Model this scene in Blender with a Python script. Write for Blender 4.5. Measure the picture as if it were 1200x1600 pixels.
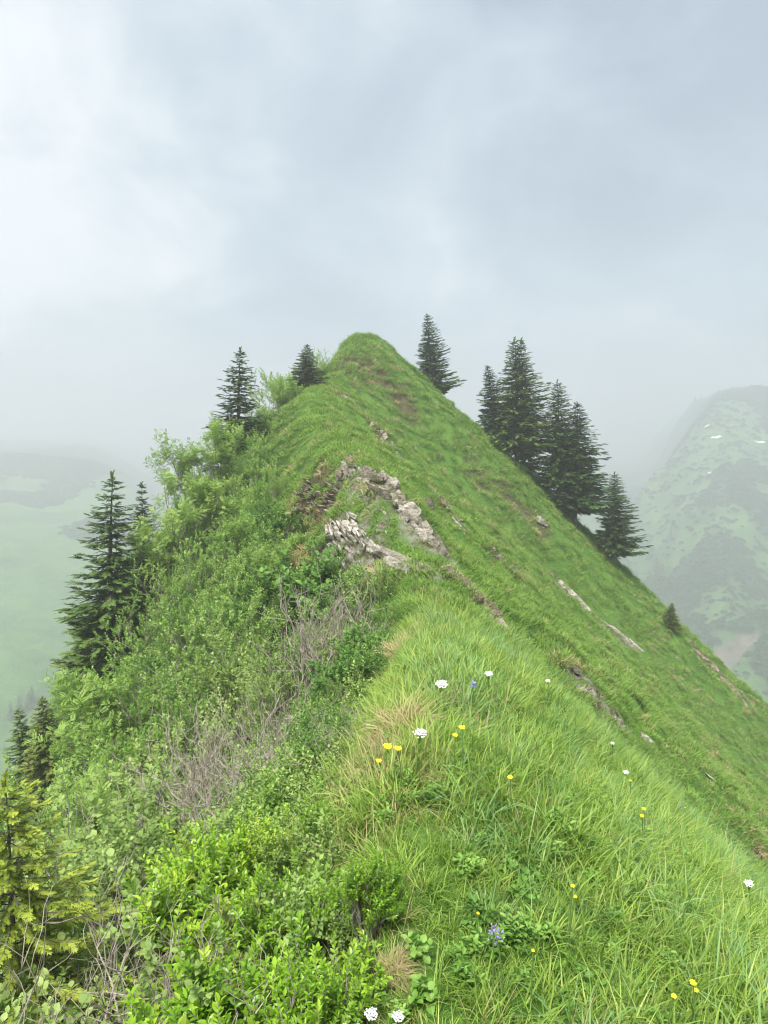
import bpy, math, random
import numpy as np
from mathutils import Vector, Matrix, Euler

for _o in list(bpy.data.objects):
    bpy.data.objects.remove(_o)
SC = bpy.context.scene
R = math.radians
COL = SC.collection

# ------------------------------------------------------------------ camera
PITCH = R(6.0)
FPX = 1156.0                                  # focal length in pixels of the 1200 x 1600 photograph
cam_d = bpy.data.cameras.new('camera')
cam_d.sensor_fit = 'VERTICAL'
cam_d.sensor_height = 36.0
cam_d.lens = 36.0 * FPX / 1600.0
cam_d.clip_start = 0.05
cam_d.clip_end = 12000
cam = bpy.data.objects.new('camera', cam_d)
COL.objects.link(cam)
cam.location = (0, 0, 0)
cam.rotation_euler = (R(90) - PITCH, 0, 0)
SC.camera = cam

# ------------------------------------------------------------------ light
SUN_EL, SUN_AZ = R(58), R(200)                # high, behind the camera to the left
world = bpy.data.worlds.new('World')
SC.world = world
world.use_nodes = True
nt = world.node_tree
nt.nodes.clear()


def N(t, kind, **kw):
    n = t.nodes.new(kind)
    for k, v in kw.items():
        setattr(n, k, v)
    return n


def ramp(t, fac, stops):
    r = N(t, 'ShaderNodeValToRGB')
    cr = r.color_ramp
    while len(cr.elements) < len(stops):
        cr.elements.new(0.5)
    for e, (p, c) in zip(cr.elements, stops):
        e.position = p
        e.color = (c[0], c[1], c[2], 1) if hasattr(c, '__len__') else (c, c, c, 1)
    t.links.new(fac, r.inputs[0])
    return r.outputs[0]


def mixc(t, fac, a, b, mode='MIX'):
    m = N(t, 'ShaderNodeMix', data_type='RGBA', blend_type=mode)
    for sock, v in ((m.inputs[0], fac), (m.inputs[6], a), (m.inputs[7], b)):
        if hasattr(v, 'links'):
            t.links.new(v, sock)
        elif isinstance(v, (int, float)):
            sock.default_value = v
        else:
            sock.default_value = (v[0], v[1], v[2], 1)
    return m.outputs[2]


def noise(t, vec, scale, detail=4, rough=0.55, dist=0.0):
    n = N(t, 'ShaderNodeTexNoise')
    n.inputs['Scale'].default_value = scale
    n.inputs['Detail'].default_value = detail
    n.inputs['Roughness'].default_value = rough
    n.inputs['Distortion'].default_value = dist
    if vec is not None:
        t.links.new(vec, n.inputs['Vector'])
    return n.outputs['Fac']


def mathn(t, op, a, b=None):
    m = N(t, 'ShaderNodeMath', operation=op)
    for sock, v in ((m.inputs[0], a), (m.inputs[1], b)):
        if v is None:
            continue
        if hasattr(v, 'links'):
            t.links.new(v, sock)
        else:
            sock.default_value = v
    return m.outputs[0]


sky = N(nt, 'ShaderNodeTexSky', sky_type='NISHITA')
sky.sun_disc = False
sky.sun_elevation = SUN_EL
sky.sun_rotation = SUN_AZ
tc = N(nt, 'ShaderNodeTexCoord')
mp = N(nt, 'ShaderNodeMapping')
mp.inputs['Scale'].default_value = (1.0, 1.0, 1.5)
mp.inputs['Location'].default_value = (0.35, 0.2, 0.1)
nt.links.new(tc.outputs['Generated'], mp.inputs[0])
n1 = noise(nt, mp.outputs[0], 1.7, 5, 0.5, 0.35)
n2 = noise(nt, mp.outputs[0], 4.2, 8, 0.6, 0.5)
n12 = mathn(nt, 'ADD', mathn(nt, 'MULTIPLY', n1, 0.60), mathn(nt, 'MULTIPLY', n2, 0.40))
_bd = Vector((-0.47, 1.0, 0.36)).normalized()
dp_ = N(nt, 'ShaderNodeVectorMath', operation='DOT_PRODUCT')
dp_.inputs[1].default_value = _bd
nt.links.new(tc.outputs['Generated'], dp_.inputs[0])
brk = N(nt, 'ShaderNodeMapRange', interpolation_type='SMOOTHSTEP')
for k_, v_ in (('From Min', 0.93), ('From Max', 1.0), ('To Min', -0.012), ('To Max', 0.075)):
    brk.inputs[k_].default_value = v_
nt.links.new(dp_.outputs['Value'], brk.inputs[0])
n12 = mathn(nt, 'ADD', n12, brk.outputs[0])
cloud = ramp(nt, n12, [(0.39, (1.42, 1.74, 2.02)), (0.46, (1.70, 2.05, 2.34)), (0.52, (1.96, 2.32, 2.58)), (0.57, (2.4, 2.7, 2.88)), (0.65, (3.3, 3.45, 3.5))])
sep = N(nt, 'ShaderNodeSeparateXYZ')
nt.links.new(tc.outputs['Generated'], sep.inputs[0])
zen = N(nt, 'ShaderNodeMapRange')                 # an overcast sky is brighter towards the zenith
zen.interpolation_type = 'SMOOTHSTEP'
zen.inputs['From Min'].default_value = 0.45
zen.inputs['From Max'].default_value = 1.0
zen.inputs['To Min'].default_value = 1.0
zen.inputs['To Max'].default_value = 2.0
nt.links.new(sep.outputs[2], zen.inputs[0])
vm = N(nt, 'ShaderNodeVectorMath', operation='SCALE')
nt.links.new(cloud, vm.inputs[0])
nt.links.new(zen.outputs[0], vm.inputs['Scale'])
skymix = mixc(nt, 0.93, sky.outputs[0], vm.outputs[0])
bg = N(nt, 'ShaderNodeBackground')
bg.inputs['Strength'].default_value = 0.056
nt.links.new(skymix, bg.inputs[0])
wo = N(nt, 'ShaderNodeOutputWorld')
nt.links.new(bg.outputs[0], wo.inputs[0])

sun_d = bpy.data.lights.new('sun', 'SUN')
sun_d.energy = 1.5
sun_d.angle = R(16)
sun_d.color = (1.0, 0.96, 0.88)
sun = bpy.data.objects.new('sun', sun_d)
COL.objects.link(sun)
_d = Vector((math.sin(SUN_AZ) * math.cos(SUN_EL), math.cos(SUN_AZ) * math.cos(SUN_EL), math.sin(SUN_EL)))
sun.rotation_euler = _d.to_track_quat('Z', 'Y').to_euler()

SC.view_settings.view_transform = 'Standard'
SC.view_settings.look = 'None'
SC.view_settings.gamma = 1.0
SC.view_settings.use_curve_mapping = False
SC.view_settings.exposure = 2.36
SC.render.engine = 'CYCLES'
cy = SC.cycles
cy.use_denoising = True
cy.max_bounces = 6
cy.diffuse_bounces = 4
cy.glossy_bounces = 2
cy.transmission_bounces = 4
cy.transparent_max_bounces = 8
cy.volume_bounces = 3
cy.use_adaptive_sampling = False
cy.filter_width = 1.1 if hasattr(cy, 'filter_width') else 1.5

HAZE_DENSITY = 0.0021
HAZE_TOP = 72.0

# ------------------------------------------------------------------ numbers
RNG = np.random.default_rng(7)


def _hash(ix, iy, seed):
    h = (ix.astype(np.int64) * 374761393 + iy.astype(np.int64) * 668265263 + seed * 1442695041) & 0xFFFFFFFF
    h = ((h ^ (h >> 13)) * 1274126177) & 0xFFFFFFFF
    return ((h ^ (h >> 16)) & 0xFFFFFF) / float(0xFFFFFF)


def vnoise(x, y, seed=0):
    ix, iy = np.floor(x), np.floor(y)
    fx, fy = x - ix, y - iy
    ux, uy = fx * fx * fx * (fx * (fx * 6 - 15) + 10), fy * fy * fy * (fy * (fy * 6 - 15) + 10)
    a = _hash(ix, iy, seed); b = _hash(ix + 1, iy, seed)
    c = _hash(ix, iy + 1, seed); d = _hash(ix + 1, iy + 1, seed)
    return (a * (1 - ux) + b * ux) * (1 - uy) + (c * (1 - ux) + d * ux) * uy - 0.5


def fbm(x, y, seed=0, octs=4, lac=2.03, gain=0.5):
    s, a = 0.0, 1.0
    for i in range(octs):
        s = s + a * vnoise(x, y, seed + i * 17)
        x, y, a = x * lac + 3.1, y * lac + 7.7, a * gain
    return s


def sstep(a, b, x):
    t = np.clip((x - a) / (b - a), 0, 1)
    return t * t * (3 - 2 * t)


# crest of the ridge: depth y, x, z, slope to the left, slope to the right, rounding left, rounding right
CREST = np.array([
    (-60, 3.0, -6.0, 0.9, 0.95, 2.0, 2.2),
    (-20, 1.0, -2.4, 0.9, 0.95, 1.2, 2.2),
    (-3, 0.2, -1.66, 1.15, 0.95, 0.3, 1.25),
    (1.5, 0.12, -1.62, 1.15, 0.95, 0.25, 1.25),
    (4, 0.10, -1.76, 1.12, 0.98, 0.3, 1.25),
    (7, 0.38, -2.34, 1.05, 1.08, 0.5, 1.25),
    (9.6, 0.62, -2.74, 0.95, 1.06, 0.5, 1.3),
    (11.5, 0.85, -3.08, 1.0, 1.0, 0.5, 1.3),
    (13.0, 1.0, -3.15, 1.05, 1.0, 0.6, 1.0),
    (15.0, 0.95, -2.95, 1.1, 0.98, 0.8, 0.8),
    (16.6, 0.55, -2.45, 1.15, 0.96, 0.8, 0.7),
    (18.3, -0.15, -1.20, 1.2, 0.95, 0.7, 0.8),
    (20.5, -0.85, -0.85, 1.15, 0.94, 0.7, 1.0),
    (25, -1.55, -0.25, 1.12, 0.93, 0.8, 1.2),
    (30, -2.55, 0.80, 1.12, 0.93, 0.9, 1.4),
    (35.5, -3.55, 2.00, 1.12, 0.93, 1.0, 1.5),
    (40, -3.8, 2.3, 1.5, 0.93, 0.7, 1.2),
    (43.5, -3.2, 3.0, 2.4, 0.93, 0.7, 1.2),
    (47, -2.2, 5.6, 3.0, 0.93, 1.1, 1.4),
    (50, -1.65, 6.72, 3.0, 0.935, 1.3, 1.6),
    (53, -1.5, 6.4, 2.6, 0.935, 1.3, 1.7),
    (58, -1.4, 3.2, 1.3, 0.95, 1.2, 2.0),
    (70, -1.0, -6.0, 1.1, 0.95, 2.0, 2.5),
    (120, 0.0, -40.0, 1.0, 0.95, 3.0, 3.0),
    (260, 0.0, -150.0, 1.0, 0.95, 3.0, 3.0)], dtype=float)


def _smooth_table(tab):
    ys = np.concatenate([np.arange(-60, 0, 1.0), np.arange(0, 70, 0.1), np.arange(70, 260, 2.0)])
    out = [ys]
    for k in range(1, tab.shape[1]):
        v = np.interp(ys, tab[:, 0], tab[:, k])
        u = np.arange(0, 70, 0.1)
        w = np.interp(u, ys, v)
        ker = np.hanning(15); ker /= ker.sum()
        pw = np.convolve(np.pad(w, 7, mode='edge'), ker, mode='valid')
        blend = sstep(0, 6, u) * (1 - sstep(63, 69, u))
        w = w * (1 - blend) + pw * blend
        v[(ys >= -1e-6) & (ys < 70 - 1e-6)] = w
        out.append(v)
    return np.array(out)


CT = _smooth_table(CREST)


def crest(y):
    return [np.interp(y, CT[0], CT[k]) for k in range(1, 7)]


DENTS = []                       # hollows under the rock, filled in below


def H(x, y, bumps=True):
    x = np.asarray(x, float); y = np.asarray(y, float)
    xc, zc, sl, sr, rl, rr = crest(y)
    if bumps:
        xc = xc + 0.5 * vnoise(y * 0.45, y * 0 + 2.0, 5) * sstep(5, 14, y)
    t = x - xc
    g = np.where(t > 0, sr * (np.sqrt(t * t + rr * rr) - rr), sl * (np.sqrt(t * t + rl * rl) - rl))
    dz = 0.0
    for dx, dy, da, dr in DENTS:
        dz = dz + da * np.exp(-((x - dx) ** 2 + (y - dy) ** 2) / (dr * dr))
    z = dz + zc - g - 0.10 * np.maximum(0, -t - 7) ** 2 / (1 + 0.05 * np.maximum(0, -t - 7)) * sstep(8, 16, y)
    z = z - 0.22 * sstep(-0.05, -0.55, t) * (1 - sstep(9, 13, y))
    if bumps:
        far = sstep(6, 20, y)
        away = sstep(0.2, 3.0, np.abs(t))
        # long ribs that run down the fall line, and small hummocks
        z = z + far * away * (0.9 * fbm(y * 0.22 + x * 0.03, x * 0.05, 11, 3) + 0.35 * fbm(y * 0.9 + x * 0.06, x * 0.16, 31, 3))
        z = z + (0.10 + 0.10 * far) * fbm(x * 1.1, y * 1.1, 43, 3) + 0.06 * fbm(x * 3.7, y * 3.7, 53, 2)
        z = z + far * 0.25 * fbm(x * 0.5, y * 0.5, 71, 2)
        # the small terraces that grazing and creep leave on a steep meadow
        zz = z * 2.2 + 1.5 * vnoise(x * 0.3, y * 0.3, 91)
        z = z + sstep(0.8, 3, t) * far * 0.085 * np.sin(zz * 2 * np.pi * 0.6)
    return z


def ray(px, py):
    u, v = (px - 600.0) / FPX, (800.0 - py) / FPX
    d = np.array([u, math.cos(PITCH) + v * math.sin(PITCH), -math.sin(PITCH) + v * math.cos(PITCH)])
    return d / d[1]


def at(px, py, depth):
    return ray(px, py) * depth


def proj(p):
    p = np.asarray(p, float)
    f = p[..., 1] * math.cos(PITCH) - p[..., 2] * math.sin(PITCH)
    up = p[..., 1] * math.sin(PITCH) + p[..., 2] * math.cos(PITCH)
    f = np.where(f < 0.01, 0.01, f)
    return 600 + FPX * p[..., 0] / f, 800 - FPX * up / f


def hit(px, py, above=0.0, y0=1.2, y1=75.0):
    """ground point seen at a place of the photograph (or the one whose top, ABOVE metres up, is seen there)"""
    ys = np.concatenate([np.arange(y0, 12, 0.02), np.arange(max(12, y0), y1, 0.05)])
    r = ray(px, py)
    d = r[2] * ys - (H(r[0] * ys, ys) + above)
    k = np.argmax(d <= 0)
    if d[k] > 0:
        k = int(np.argmin(d))
    y = ys[k]
    x = r[0] * y
    return np.array([x, y, float(H(x, y))])


def normal_at(x, y, e=0.25):
    zx = (H(x + e, y) - H(x - e, y)) / (2 * e)
    zy = (H(x, y + e) - H(x, y - e)) / (2 * e)
    n = np.stack([-zx, -zy, np.ones_like(zx)], -1)
    return n / np.linalg.norm(n, axis=-1, keepdims=True)


# ------------------------------------------------------------------ mesh tools
def mesh_from(name, V, F, mats, midx=None, tint=None, smooth=False, extra=None):
    V = np.asarray(V, np.float32); F = np.asarray(F, np.int32)
    k = F.shape[1]
    me = bpy.data.meshes.new(name)
    me.vertices.add(len(V)); me.vertices.foreach_set('co', V.ravel())
    me.loops.add(F.size); me.loops.foreach_set('vertex_index', F.ravel())
    me.polygons.add(len(F))
    me.polygons.foreach_set('loop_start', np.arange(0, F.size, k, dtype=np.int32))
    me.polygons.foreach_set('loop_total', np.full(len(F), k, np.int32))
    if midx is not None:
        me.polygons.foreach_set('material_index', np.asarray(midx, np.int32))
    me.polygons.foreach_set('use_smooth', np.full(len(F), bool(smooth)))
    me.update(calc_edges=True)
    for m in (mats if isinstance(mats, (list, tuple)) else [mats]):
        me.materials.append(m)
    if tint is not None:
        a = me.attributes.new('tint', 'FLOAT', 'POINT')
        a.data.foreach_set('value', np.asarray(tint, np.float32))
    for nm, v in (extra or {}).items():
        a = me.attributes.new(nm, 'FLOAT', 'POINT')
        a.data.foreach_set('value', np.asarray(v, np.float32))
    return me


def stamp(T, F, P, M, S, tint=None):
    """copies of the template (T, F) at points P with 3 x 3 frames M (columns are the axes) and sizes S"""
    T = np.asarray(T, float); F = np.asarray(F, int); n = len(P)
    S = np.asarray(S, float)
    TS = T[None] * (S[:, None, None] if S.ndim == 1 else S[:, None, :])
    V = np.einsum('nij,nkj->nki', M, TS) + np.asarray(P)[:, None, :]
    FF = F[None] + (np.arange(n) * len(T))[:, None, None]
    tt = np.repeat(RNG.random(n) if tint is None else tint, len(T))
    return V.reshape(-1, 3), FF.reshape(-1, F.shape[1]), tt


class Bag:
    def __init__(s):
        s.V, s.F, s.T, s.n = [], [], [], 0

    def add(s, V, F, T=None):
        V = np.asarray(V, float); F = np.asarray(F, int)
        if len(V) == 0:
            return
        s.V.append(V); s.F.append(F + s.n)
        s.T.append(np.full(len(V), 0.5) if T is None else np.asarray(T, float))
        s.n += len(V)

    def mesh(s, name, mat, smooth=False):
        return mesh_from(name, np.concatenate(s.V), np.concatenate(s.F), mat, tint=np.concatenate(s.T), smooth=smooth)


def unit(v):
    v = np.asarray(v, float)
    return v / np.maximum(np.linalg.norm(v, axis=-1, keepdims=True), 1e-9)


def frames(Y, Z):
    """frames whose Y axis is Y and whose Z axis is as near Z as it can be"""
    Y = unit(Y)
    X = unit(np.cross(Y, Z))
    Zz = np.cross(X, Y)
    return np.stack([X, Y, Zz], -1)


def tube(path, radii, sides=5):
    path = np.asarray(path, float); radii = np.asarray(radii, float); n = len(path)
    d = unit(np.gradient(path, axis=0))
    ref = np.array([0.31, 0.22, 0.92]) if abs(d[0][2]) < 0.8 else np.array([1.0, 0.1, 0.0])
    X = unit(np.cross(d, ref)); Y = np.cross(d, X)
    a = np.linspace(0, 2 * np.pi, sides, endpoint=False)
    V = path[:, None] + radii[:, None, None] * (np.cos(a)[None, :, None] * X[:, None] + np.sin(a)[None, :, None] * Y[:, None])
    F = []
    for i in range(n - 1):
        for j in range(sides):
            j2 = (j + 1) % sides
            p, q, r_, s_ = i * sides + j, i * sides + j2, (i + 1) * sides + j2, (i + 1) * sides + j
            F.append((p, q, r_)); F.append((p, r_, s_))
    return V.reshape(-1, 3), np.array(F)


def obj(name, me, parent=None, loc=None, rot=None, scale=None, **props):
    o = bpy.data.objects.new(name, me)
    COL.objects.link(o)
    if parent is not None:
        o.parent = parent
    if loc is not None:
        o.location = [float(v) for v in loc]
    if rot is not None:
        o.rotation_euler = rot
    if scale is not None:
        o.scale = (scale,) * 3 if isinstance(scale, (int, float)) else scale
    for k, v in props.items():
        o[k] = v
    return o


# ------------------------------------------------------------------ materials
def new_mat(name):
    m = bpy.data.materials.new(name)
    m.use_nodes = True
    m.node_tree.nodes.clear()
    return m, m.node_tree


def leaf_mat(name, dark, mid, light, rough=0.5, trans=0.35, patch=None, spec=0.25):
    """foliage: colour by leaf (tint), by plant (object random), and by patches of the place"""
    m, t = new_mat(name)
    at_ = N(t, 'ShaderNodeAttribute', attribute_name='tint')
    oi = N(t, 'ShaderNodeObjectInfo')
    geo = N(t, 'ShaderNodeNewGeometry')
    n = noise(t, geo.outputs['Position'], 0.45, 3)
    s = mathn(t, 'ADD', mathn(t, 'MULTIPLY', at_.outputs['Fac'], 0.5), mathn(t, 'MULTIPLY', oi.outputs['Random'], 0.30))
    s = mathn(t, 'ADD', s, mathn(t, 'MULTIPLY', n, 0.38))
    c = ramp(t, s, [(0.2, dark), (0.55, mid), (0.95, light)])
    if patch:
        n2 = noise(t, geo.outputs['Position'], patch[1], 4)
        f = ramp(t, n2, [(patch[2], 0.0), (patch[2] + 0.12, 1.0)])
        c = mixc(t, mathn(t, 'MULTIPLY', f, patch[3]), c, patch[0])
    b = N(t, 'ShaderNodeBsdfPrincipled')
    t.links.new(c, b.inputs['Base Color'])
    b.inputs['Roughness'].default_value = rough
    b.inputs['Specular IOR Level'].default_value = spec
    tr = N(t, 'ShaderNodeBsdfTranslucent')
    tc_ = mixc(t, 1.0, c, (1.15, 1.15, 0.7), 'MULTIPLY')
    t.links.new(tc_, tr.inputs[0])
    mx = N(t, 'ShaderNodeMixShader')
    mx.inputs[0].default_value = trans
    t.links.new(b.outputs[0], mx.inputs[1]); t.links.new(tr.outputs[0], mx.inputs[2])
    o = N(t, 'ShaderNodeOutputMaterial')
    t.links.new(mx.outputs[0], o.inputs[0])
    return m


def plain_mat(name, a, b, scale=8, rough=0.8, bump=0.0, spec=0.3, detail=5):
    m, t = new_mat(name)
    tc_ = N(t, 'ShaderNodeTexCoord')
    n = noise(t, tc_.outputs['Object'], scale, detail, 0.6)
    c = ramp(t, n, [(0.32, a), (0.68, b)])
    p = N(t, 'ShaderNodeBsdfPrincipled')
    t.links.new(c, p.inputs['Base Color'])
    p.inputs['Roughness'].default_value = rough
    p.inputs['Specular IOR Level'].default_value = spec
    if bump:
        bp = N(t, 'ShaderNodeBump')
        bp.inputs['Strength'].default_value = bump
        bp.inputs['Distance'].default_value = 0.03
        t.links.new(n, bp.inputs['Height'])
        t.links.new(bp.outputs[0], p.inputs['Normal'])
    o = N(t, 'ShaderNodeOutputMaterial')
    t.links.new(p.outputs[0], o.inputs[0])
    return m


def rock_mat(name, dark, mid, pale, scale=3.0):
    m, t = new_mat(name)
    geo = N(t, 'ShaderNodeNewGeometry')
    oi = N(t, 'ShaderNodeObjectInfo')
    mpn = N(t, 'ShaderNodeMapping')
    mpn.inputs['Rotation'].default_value = (0.3, -0.75, 0.2)
    mpn.inputs['Scale'].default_value = (1.0, 1.0, 5.0)
    t.links.new(geo.outputs['Position'], mpn.inputs[0])
    n = noise(t, mpn.outputs[0], scale, 8, 0.65, 0.4)
    n2 = noise(t, geo.outputs['Position'], scale * 6, 5, 0.7)
    n3 = noise(t, geo.outputs['Position'], 1.3, 4, 0.6)
    s = mathn(t, 'ADD', mathn(t, 'MULTIPLY', n, 0.6), mathn(t, 'MULTIPLY', n2, 0.4))
    s = mathn(t, 'ADD', s, mathn(t, 'MULTIPLY', mathn(t, 'SUBTRACT', oi.outputs['Random'], 0.5), 0.12))
    c = ramp(t, s, [(0.34, dark), (0.48, mid), (0.62, pale)])
    lich = ramp(t, n3, [(0.52, 0.0), (0.66, 1.0)])
    c = mixc(t, mathn(t, 'MULTIPLY', lich, 0.45), c, (0.13, 0.12, 0.05))
    p = N(t, 'ShaderNodeBsdfPrincipled')
    t.links.new(c, p.inputs['Base Color'])
    p.inputs['Roughness'].default_value = 0.9
    p.inputs['Specular IOR Level'].default_value = 0.15
    bp = N(t, 'ShaderNodeBump')
    bp.inputs['Strength'].default_value = 0.7
    bp.inputs['Distance'].default_value = 0.05
    t.links.new(s, bp.inputs['Height'])
    t.links.new(bp.outputs[0], p.inputs['Normal'])
    o = N(t, 'ShaderNodeOutputMaterial')
    t.links.new(p.outputs[0], o.inputs[0])
    return m


def ground_mat():
    m, t = new_mat('ridge_ground')
    geo = N(t, 'ShaderNodeNewGeometry')
    rk = N(t, 'ShaderNodeAttribute', attribute_name='rock')
    so = N(t, 'ShaderNodeAttribute', attribute_name='soil')
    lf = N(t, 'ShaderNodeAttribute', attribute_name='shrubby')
    mpn = N(t, 'ShaderNodeMapping')
    mpn.inputs['Scale'].default_value = (0.35, 1.0, 0.35)
    t.links.new(geo.outputs['Position'], mpn.inputs[0])
    a = noise(t, mpn.outputs[0], 1.2, 6, 0.65)
    b = noise(t, geo.outputs['Position'], 9.0, 6, 0.7)
    g = ramp(t, mathn(t, 'ADD', mathn(t, 'MULTIPLY', a, 0.55), mathn(t, 'MULTIPLY', b, 0.45)),
             [(0.3, (0.035, 0.075, 0.013)), (0.48, (0.075, 0.155, 0.026)), (0.62, (0.12, 0.21, 0.04)), (0.75, (0.20, 0.24, 0.07))])
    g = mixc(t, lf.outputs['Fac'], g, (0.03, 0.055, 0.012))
    soil = ramp(t, b, [(0.35, (0.045, 0.032, 0.020)), (0.65, (0.13, 0.10, 0.06))])
    b3 = noise(t, geo.outputs['Position'], 3.2, 8, 0.75)
    rock = ramp(t, b3, [(0.36, (0.05, 0.037, 0.024)), (0.46, (0.10, 0.10, 0.05)), (0.54, (0.19, 0.175, 0.15)), (0.68, (0.34, 0.32, 0.28))])
    c = mixc(t, so.outputs['Fac'], g, soil)
    c = mixc(t, rk.outputs['Fac'], c, rock)
    p = N(t, 'ShaderNodeBsdfPrincipled')
    t.links.new(c, p.inputs['Base Color'])
    p.inputs['Roughness'].default_value = 0.95
    p.inputs['Specular IOR Level'].default_value = 0.1
    bp = N(t, 'ShaderNodeBump')
    bp.inputs['Strength'].default_value = 0.9
    bp.inputs['Distance'].default_value = 0.08
    t.links.new(b, bp.inputs['Height'])
    t.links.new(bp.outputs[0], p.inputs['Normal'])
    o = N(t, 'ShaderNodeOutputMaterial')
    t.links.new(p.outputs[0], o.inputs[0])
    return m


M = {}
M['grass'] = leaf_mat('meadow_grass', (0.07, 0.14, 0.016), (0.20, 0.33, 0.045), (0.44, 0.53, 0.13), 0.45, 0.35)
M['turf'] = leaf_mat('slope_grass', (0.065, 0.142, 0.018), (0.17, 0.305, 0.045), (0.31, 0.44, 0.10), 0.55, 0.35,
                     patch=((0.15, 0.175, 0.055), 2.2, 0.50, 0.5))
M['blue_grass'] = leaf_mat('bluish_grass', (0.07, 0.16, 0.045), (0.16, 0.30, 0.09), (0.32, 0.46, 0.17), 0.4, 0.3)
M['straw'] = leaf_mat('dry_grass', (0.20, 0.15, 0.07), (0.36, 0.29, 0.14), (0.5, 0.43, 0.24), 0.7, 0.25)
M['herb'] = leaf_mat('meadow_herbs', (0.07, 0.16, 0.022), (0.16, 0.31, 0.05), (0.31, 0.47, 0.11), 0.45, 0.3)
M['dark_herb'] = leaf_mat('broad_herb_leaves', (0.045, 0.115, 0.018), (0.095, 0.205, 0.032), (0.18, 0.33, 0.06), 0.4, 0.25)
M['bright'] = leaf_mat('bright_shrub_leaves', (0.07, 0.17, 0.012), (0.22, 0.41, 0.025), (0.48, 0.63, 0.07), 0.35, 0.35, spec=0.4, patch=((0.36, 0.25, 0.07), 4.0, 0.60, 0.55))
M['pale'] = leaf_mat('pale_shrub_leaves', (0.08, 0.14, 0.03), (0.215, 0.32, 0.08), (0.41, 0.51, 0.17), 0.55, 0.3)
M['mid'] = leaf_mat('alder_leaves', (0.075, 0.155, 0.028), (0.205, 0.35, 0.065), (0.40, 0.54, 0.15), 0.5, 0.35)
M['rowan'] = leaf_mat('rowan_leaves', (0.10, 0.185, 0.035), (0.245, 0.385, 0.08), (0.45, 0.57, 0.18), 0.5, 0.4)
M['needle'] = leaf_mat('spruce_needles', (0.020, 0.048, 0.012), (0.062, 0.12, 0.028), (0.16, 0.235, 0.05), 0.6, 0.12)
M['needle_young'] = leaf_mat('young_spruce_needles', (0.03, 0.055, 0.012), (0.09, 0.13, 0.03), (0.22, 0.26, 0.05), 0.6, 0.15)
M['needle_fresh'] = leaf_mat('fresh_spruce_needles', (0.09, 0.13, 0.014), (0.24, 0.31, 0.035), (0.48, 0.54, 0.09), 0.5, 0.25)
M['bark'] = plain_mat('spruce_bark', (0.06, 0.05, 0.042), (0.17, 0.15, 0.13), 14, 0.95, 0.5)
M['stem'] = plain_mat('shrub_bark', (0.10, 0.085, 0.07), (0.27, 0.245, 0.21), 18, 0.9, 0.3)
M['dead'] = plain_mat('dead_twigs', (0.15, 0.125, 0.09), (0.42, 0.38, 0.31), 12, 0.9, 0.2)
M['rock'] = rock_mat('grey_limestone', (0.040, 0.031, 0.020), (0.15, 0.13, 0.10), (0.40, 0.37, 0.32))
M['rock_brown'] = rock_mat('brown_rock', (0.05, 0.032, 0.024), (0.15, 0.11, 0.085), (0.34, 0.28, 0.23), 4)
M['rock_pale'] = rock_mat('pale_limestone', (0.06, 0.048, 0.035), (0.25, 0.225, 0.185), (0.54, 0.51, 0.45), 2.4)
M['yellow'] = plain_mat('yellow_petals', (0.80, 0.52, 0.01), (0.92, 0.68, 0.02), 5, 0.6)
M['orange'] = plain_mat('flower_centre', (0.60, 0.28, 0.01), (0.75, 0.40, 0.02), 5, 0.7)
M['white'] = plain_mat('white_petals', (0.50, 0.50, 0.48), (0.74, 0.74, 0.70), 5, 0.6)
M['purple'] = plain_mat('purple_petals', (0.25, 0.16, 0.50), (0.42, 0.32, 0.68), 5, 0.6)
M['blue'] = plain_mat('bluish_petals', (0.22, 0.26, 0.50), (0.34, 0.38, 0.62), 5, 0.6)
M['stalk'] = plain_mat('green_stalk', (0.07, 0.14, 0.03), (0.13, 0.22, 0.05), 5, 0.6)
M['ground'] = ground_mat()

# ------------------------------------------------------------------ the ridge
# bands of bare rock and soil, traced on the slope: (points in the photograph, half width in metres, kind)
BANDS = [
    ([(532, 742), (600, 752), (640, 812), (690, 868)], 0.36, 'rock'),
    ([(515, 822), (560, 850), (585, 872)], 0.34, 'rock'),
    ([(458, 776), (520, 790)], 0.42, 'soil'),
    ([(590, 862), (640, 885), (680, 905)], 0.16, 'rock'),
    ([(705, 895), (750, 935), (790, 985)], 0.30, 'soil'),
    ([(530, 612), (565, 640), (600, 685), (630, 722)], 0.30, 'soil'),
    ([(665, 748), (700, 790), (725, 822)], 0.20, 'soil'),
    ([(770, 862), (800, 885), (832, 912)], 0.22, 'soil'),
    ([(872, 912), (915, 955), (955, 990), (1000, 1020)], 0.28, 'rock'),
    ([(520, 555), (600, 590), (640, 640)], 0.7, 'dry'),
    ([(740, 740), (790, 770), (850, 815)], 0.45, 'dry'),
    ([(885, 1036), (912, 1058)], 0.15, 'rock'),
    ([(905, 1075), (950, 1110), (975, 1140)], 0.22, 'rock'),
    ([(1080, 1005), (1125, 1055), (1170, 1100)], 0.30, 'soil'),
    ([(1140, 1305), (1200, 1355)], 0.12, 'soil'),
]
for _a in ((496, 800, -0.75, 0.55), (470, 800, -0.6, 0.5), (565, 800, -0.35, 0.5), (610, 835, -0.35, 0.5), (740, 940, -0.25, 0.5), (500, 742, 0.35, 0.7), (560, 725, 0.25, 0.6), (530, 850, 0.25, 0.35)):
    _p = hit(_a[0], _a[1])
    DENTS.append((_p[0], _p[1], _a[2], _a[3]))
BPTS = []
for pts, w, kind in BANDS:
    q = []
    for (ax, ay), (bx, by) in zip(pts[:-1], pts[1:]):
        for s in np.linspace(0, 1, 12):
            q.append(hit(ax + (bx - ax) * s, ay + (by - ay) * s))
    BPTS.append((np.array(q), w, kind))


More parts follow.
